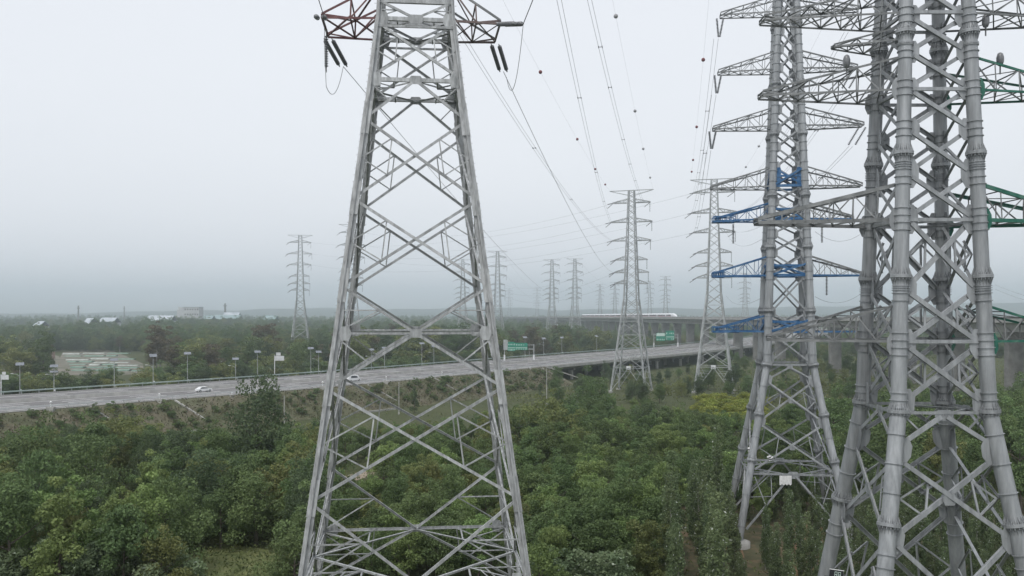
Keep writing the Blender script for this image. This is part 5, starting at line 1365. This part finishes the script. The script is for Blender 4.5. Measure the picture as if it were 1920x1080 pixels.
# --- far wood: one mass, crowns instanced on scattered points
def far_wood():
    rng = np.random.default_rng(3); pts = []; sc = []
    while len(pts) < 7600:
        Y = 1 / rng.uniform(1 / 3000, 1 / 390) if rng.uniform() < .62 else rng.uniform(560, 3000); X = rng.uniform(-.72, .72) * Y
        if not (near_road(X, Y) > WID + 18 or near_road(X, Y) < -20): continue
        t = (1040 - Y) / 740
        if abs(X - (87 + 83 * t)) < 10: continue
        x = px(X, Y)
        if x < 285 and Y < 640: continue
        if Y < 560 and near_road(X, Y) < 0: continue
        if math.sin(X * .006 + 2) * math.sin(Y * .004) > .62: continue
        H = rng.uniform(9, 15); 
        if x > 1100 and Y < 900: H *= .75
        pts.append((X, Y, 0)); sc.append(H)
        if x < 540 and 640 < Y < 960 and len(pts) < 7600: pts.append((X + 5, Y + 9, 0)); sc.append(H * .9)
    for (x0, x1, yt, Y) in ((272, 319, 592, 1000), (183, 211, 596, 980), (345, 373, 590, 1250), (325, 346, 590, 1250), (372, 396, 592, 1300), (400, 447, 591, 1330), (494, 515, 592, 1150), (155, 166, 597, 930), (60, 72, 603, 850)):
        h = CAMH - (yt - HOR) * Y / F; x = x0 - 6
        while x < x1 + 6:
            for _ in range(2): yy = Y - rng.uniform(12, 50); pts.append(((x - 960) * yy / F, yy, 0)); sc.append(h * rng.uniform(.56, .78))
            x += 3.2

    me = bpy.data.meshes.new('far_wood'); me.from_pydata(pts, [], []); at = me.attributes.new('hgt', 'FLOAT', 'POINT'); at.data.foreach_set('value', np.array(sc, dtype=np.float32))
    o = obj('far_wood', me); tag(o, kind='stuff')
    ng = bpy.data.node_groups.new('far_wood', 'GeometryNodeTree'); ng.interface.new_socket('Geometry', in_out='INPUT', socket_type='NodeSocketGeometry'); ng.interface.new_socket('Geometry', in_out='OUTPUT', socket_type='NodeSocketGeometry')
    n, l = ng.nodes, ng.links; gi = n.new('NodeGroupInput'); go = n.new('NodeGroupOutput'); jn = n.new('GeometryNodeJoinGeometry')
    for kd in ('tallgreen', 'broad', 'dark', 'olive'):
        oi = n.new('GeometryNodeObjectInfo'); oi.inputs['Object'].default_value = CROWN_SRC[kd]; oi.inputs['As Instance'].default_value = True; oi.transform_space = 'ORIGINAL'
        tf = n.new('GeometryNodeTransform'); s = 1.0 / PROTO[kd][0][2]; tf.inputs['Scale'].default_value = (s * 1.15, s * 1.15, s); l.new(oi.outputs['Geometry'], tf.inputs['Geometry'])
        gti = n.new('GeometryNodeGeometryToInstance'); l.new(tf.outputs[0], gti.inputs[0]); l.new(gti.outputs[0], jn.inputs[0])
    ip = n.new('GeometryNodeInstanceOnPoints'); ip.inputs['Pick Instance'].default_value = True
    l.new(gi.outputs[0], ip.inputs['Points']); l.new(jn.outputs[0], ip.inputs['Instance'])
    ri = n.new('FunctionNodeRandomValue'); ri.data_type = 'INT'; ri.inputs['Min'].default_value = 0 if False else ri.inputs['Min'].default_value
    for s_ in ri.inputs:
        if s_.type == 'INT' and s_.name == 'Min': s_.default_value = 0
        if s_.type == 'INT' and s_.name == 'Max': s_.default_value = 3
    l.new([s_ for s_ in ri.outputs if s_.type == 'INT'][0], ip.inputs['Instance Index'])
    na = n.new('GeometryNodeInputNamedAttribute'); na.data_type = 'FLOAT'; na.inputs['Name'].default_value = 'hgt'; l.new(na.outputs['Attribute'], ip.inputs['Scale'])
    rv_ = n.new('FunctionNodeRandomValue'); rv_.data_type = 'FLOAT_VECTOR'; rv_.inputs['Min'].default_value = (0, 0, 0); rv_.inputs['Max'].default_value = (0, 0, 6.28); l.new(rv_.outputs[0], ip.inputs['Rotation'])
    l.new(ip.outputs[0], go.inputs[0])
    md = o.modifiers.new('scatter', 'NODES'); md.node_group = ng
far_wood()

# ------------------------------------------------------------------ ground cover, soil strips, clearings
def cover(name, pts, size, m, lift, up=1.4):
    rng = np.random.default_rng(len(pts)); c = np.array(pts, dtype=float); c[:, 2] += rng.uniform(.05, lift, len(c)); co = cards(c, size, rng, .2, None, .35)
    o = obj(name, arr_mesh(name, co, rng.uniform(0, .95, len(c)), m)); tag(o, kind='stuff'); return o
pts = []
rng = np.random.default_rng(9)
while len(pts) < 60000:
    Y = 1 / rng.uniform(1 / 300, 1 / 84); x = rng.uniform(-60, 1980); X = (x - 960) * Y / F; pts.append((X, Y, 0))
pts = [p for p in pts if not (Vector((p[0], p[1], 0)) - Vector((XA, YA, 0))).length < 3]
offs = None
HWa = np.array([(p.x, p.y) for p in HW]); HNa = np.array([(p.x, p.y) for p in HWN]); pa = np.array(pts)[:, :2]
idx = np.concatenate([((pa[i:i + 4000, None, :] - HWa[None]) ** 2).sum(2).argmin(1) for i in range(0, len(pa), 4000)])
off = ((pa - HWa[idx]) * HNa[idx]).sum(1); xx = 960 + F * pa[:, 0] / pa[:, 1]
keep = (off < -14) & ~((xx > 1232) & (pa[:, 1] < 124) & (rng.uniform(size=len(pa)) < .72)) & ~((np.abs(pa[:, 0] - XB) < 10) & (np.abs(pa[:, 1] - YB + 8) < 6) & (rng.uniform(size=len(pa)) < .9))
cover('undergrowth', [pts[i] for i in np.nonzero(keep)[0]], .5, 'weed', .9)
pts = []
while len(pts) < 34000:
    Y = rng.uniform(285, 640); x = rng.uniform(940, 1960); X = (x - 960) * Y / F; pts.append((X, Y, 0))
pa = np.array(pts)[:, :2]
idx = np.concatenate([((pa[i:i + 4000, None, :] - HWa[None]) ** 2).sum(2).argmin(1) for i in range(0, len(pa), 4000)])
off = ((pa - HWa[idx]) * HNa[idx]).sum(1); clump = np.sin(pa[:, 0] * .21) * np.sin(pa[:, 1] * .13 + 1) + rng.uniform(-.6, .9, len(pa)) > 0
cover('scrub', [pts[i] for i in np.nonzero((off < -13) & clump)[0]], 1.1, 'weed', 1.9)
pts = []
while len(pts) < 26000:
    j = rng.integers(10, IB - 3); of = rng.uniform(-13.3, -.9); p = hw(int(j), of, ZR * (13.5 + of) / 12.9 - .1); pts.append((p.x + rng.uniform(-2, 2), p.y + rng.uniform(-2, 2) * 1.2, p.z))
cover('slope_grass', pts, .8, 'weed_dry', .5)
patch('dirt_path', [(612, 908), (650, 892), (690, 880), (716, 876), (712, 886), (660, 904), (625, 920)], 'dirt_path', .03)
patch('rubble_clearing', [(200, 975), (212, 945), (262, 936), (276, 958), (262, 978)], 'dirt_path', .03)
patch('poplar_ground', [(1222, 1300), (1236, 955), (1400, 935), (1600, 930), (1960, 925), (2200, 1300)], 'grove_soil', .015)
patch('soil_patch', [(1350, 1040), (1356, 975), (1378, 970), (1392, 1030), (1396, 1046)], 'soil_orange', .03)
for i, x in enumerate((1470, 1500, 1530)):
    patch('soil_strip', [(x, 1150), (x + 6, 985), (x + 22, 985), (x + 30, 1150)], 'soil_orange', .04 + .004 * i)
patch('soil_strip', [(1232, 1150), (1242, 1045), (1268, 1045), (1275, 1150)], 'soil_orange', .03)
patch('grass_clearing', [(330, 1150), (345, 1045), (420, 1020), (500, 1030), (560, 1060), (600, 1150)], 'meadow', .02)
# planks and debris in the clearing
for n_, (x, y, L, a, lb) in enumerate(((243, 952, 2.4, 20, 'pale plank lying across the rubble clearing, upper one'), (246, 962, 2.6, 12, 'pale plank lying across the rubble clearing, lower one'), (121, 983, 1.6, 70, 'pale plank leaning among bushes at the left'), (225, 928, 1.2, 80, 'short pale stake left of the rubble clearing top'), (262, 925, 1.2, 85, 'short pale stake right of the rubble clearing top'))):
    p = G(x, y); b = MB(); M = Matrix.Rotation(R(a if a < 60 else 15), 3, 'Z') @ Matrix.Rotation(R(-8 if a < 60 else -78), 3, 'Y'); b.box((0, 0, 0), L, .3, .07, M); o = b.build('plank', 'plank', None, p + Vector((0, 0, .45 if a < 60 else L * .5))); tag(o, lb, 'plank', 'planks and stakes')
p = G(752, 872); b = MB(); b.box((0, 0, .7), 1.6, .9, 1.4); b.box((.9, .2, .45), .9, .8, .9); b.ball((-.3, 0, 1.5), .6, 1.2, .8, .5); o = b.build('debris_heap', 'plank', None, p); tag(o, 'pale heap by the dirt path seen through the foreground pylon', 'heap')

# ------------------------------------------------------------------ air
hz = MB(); hz.box((0, 2900, 84), 12000, 6300, 174); hb = hz.build('haze', 'wire'); hb.data.materials.clear()
hm = bpy.data.materials.new('haze'); hm.use_nodes = True; n, l = hm.node_tree.nodes, hm.node_tree.links; n.clear()
pv = n.new('ShaderNodeVolumePrincipled'); pv.inputs['Color'].default_value = (0.87, 0.95, 1.0, 1); pv.inputs['Anisotropy'].default_value = 0.86; pv.inputs['Density'].default_value = 0.00038; pv.inputs['Density Attribute'].default_value = ''
ho = n.new('ShaderNodeOutputMaterial'); l.new(pv.outputs[0], ho.inputs['Volume']); hb.data.materials.append(hm); tag(hb, kind='stuff')
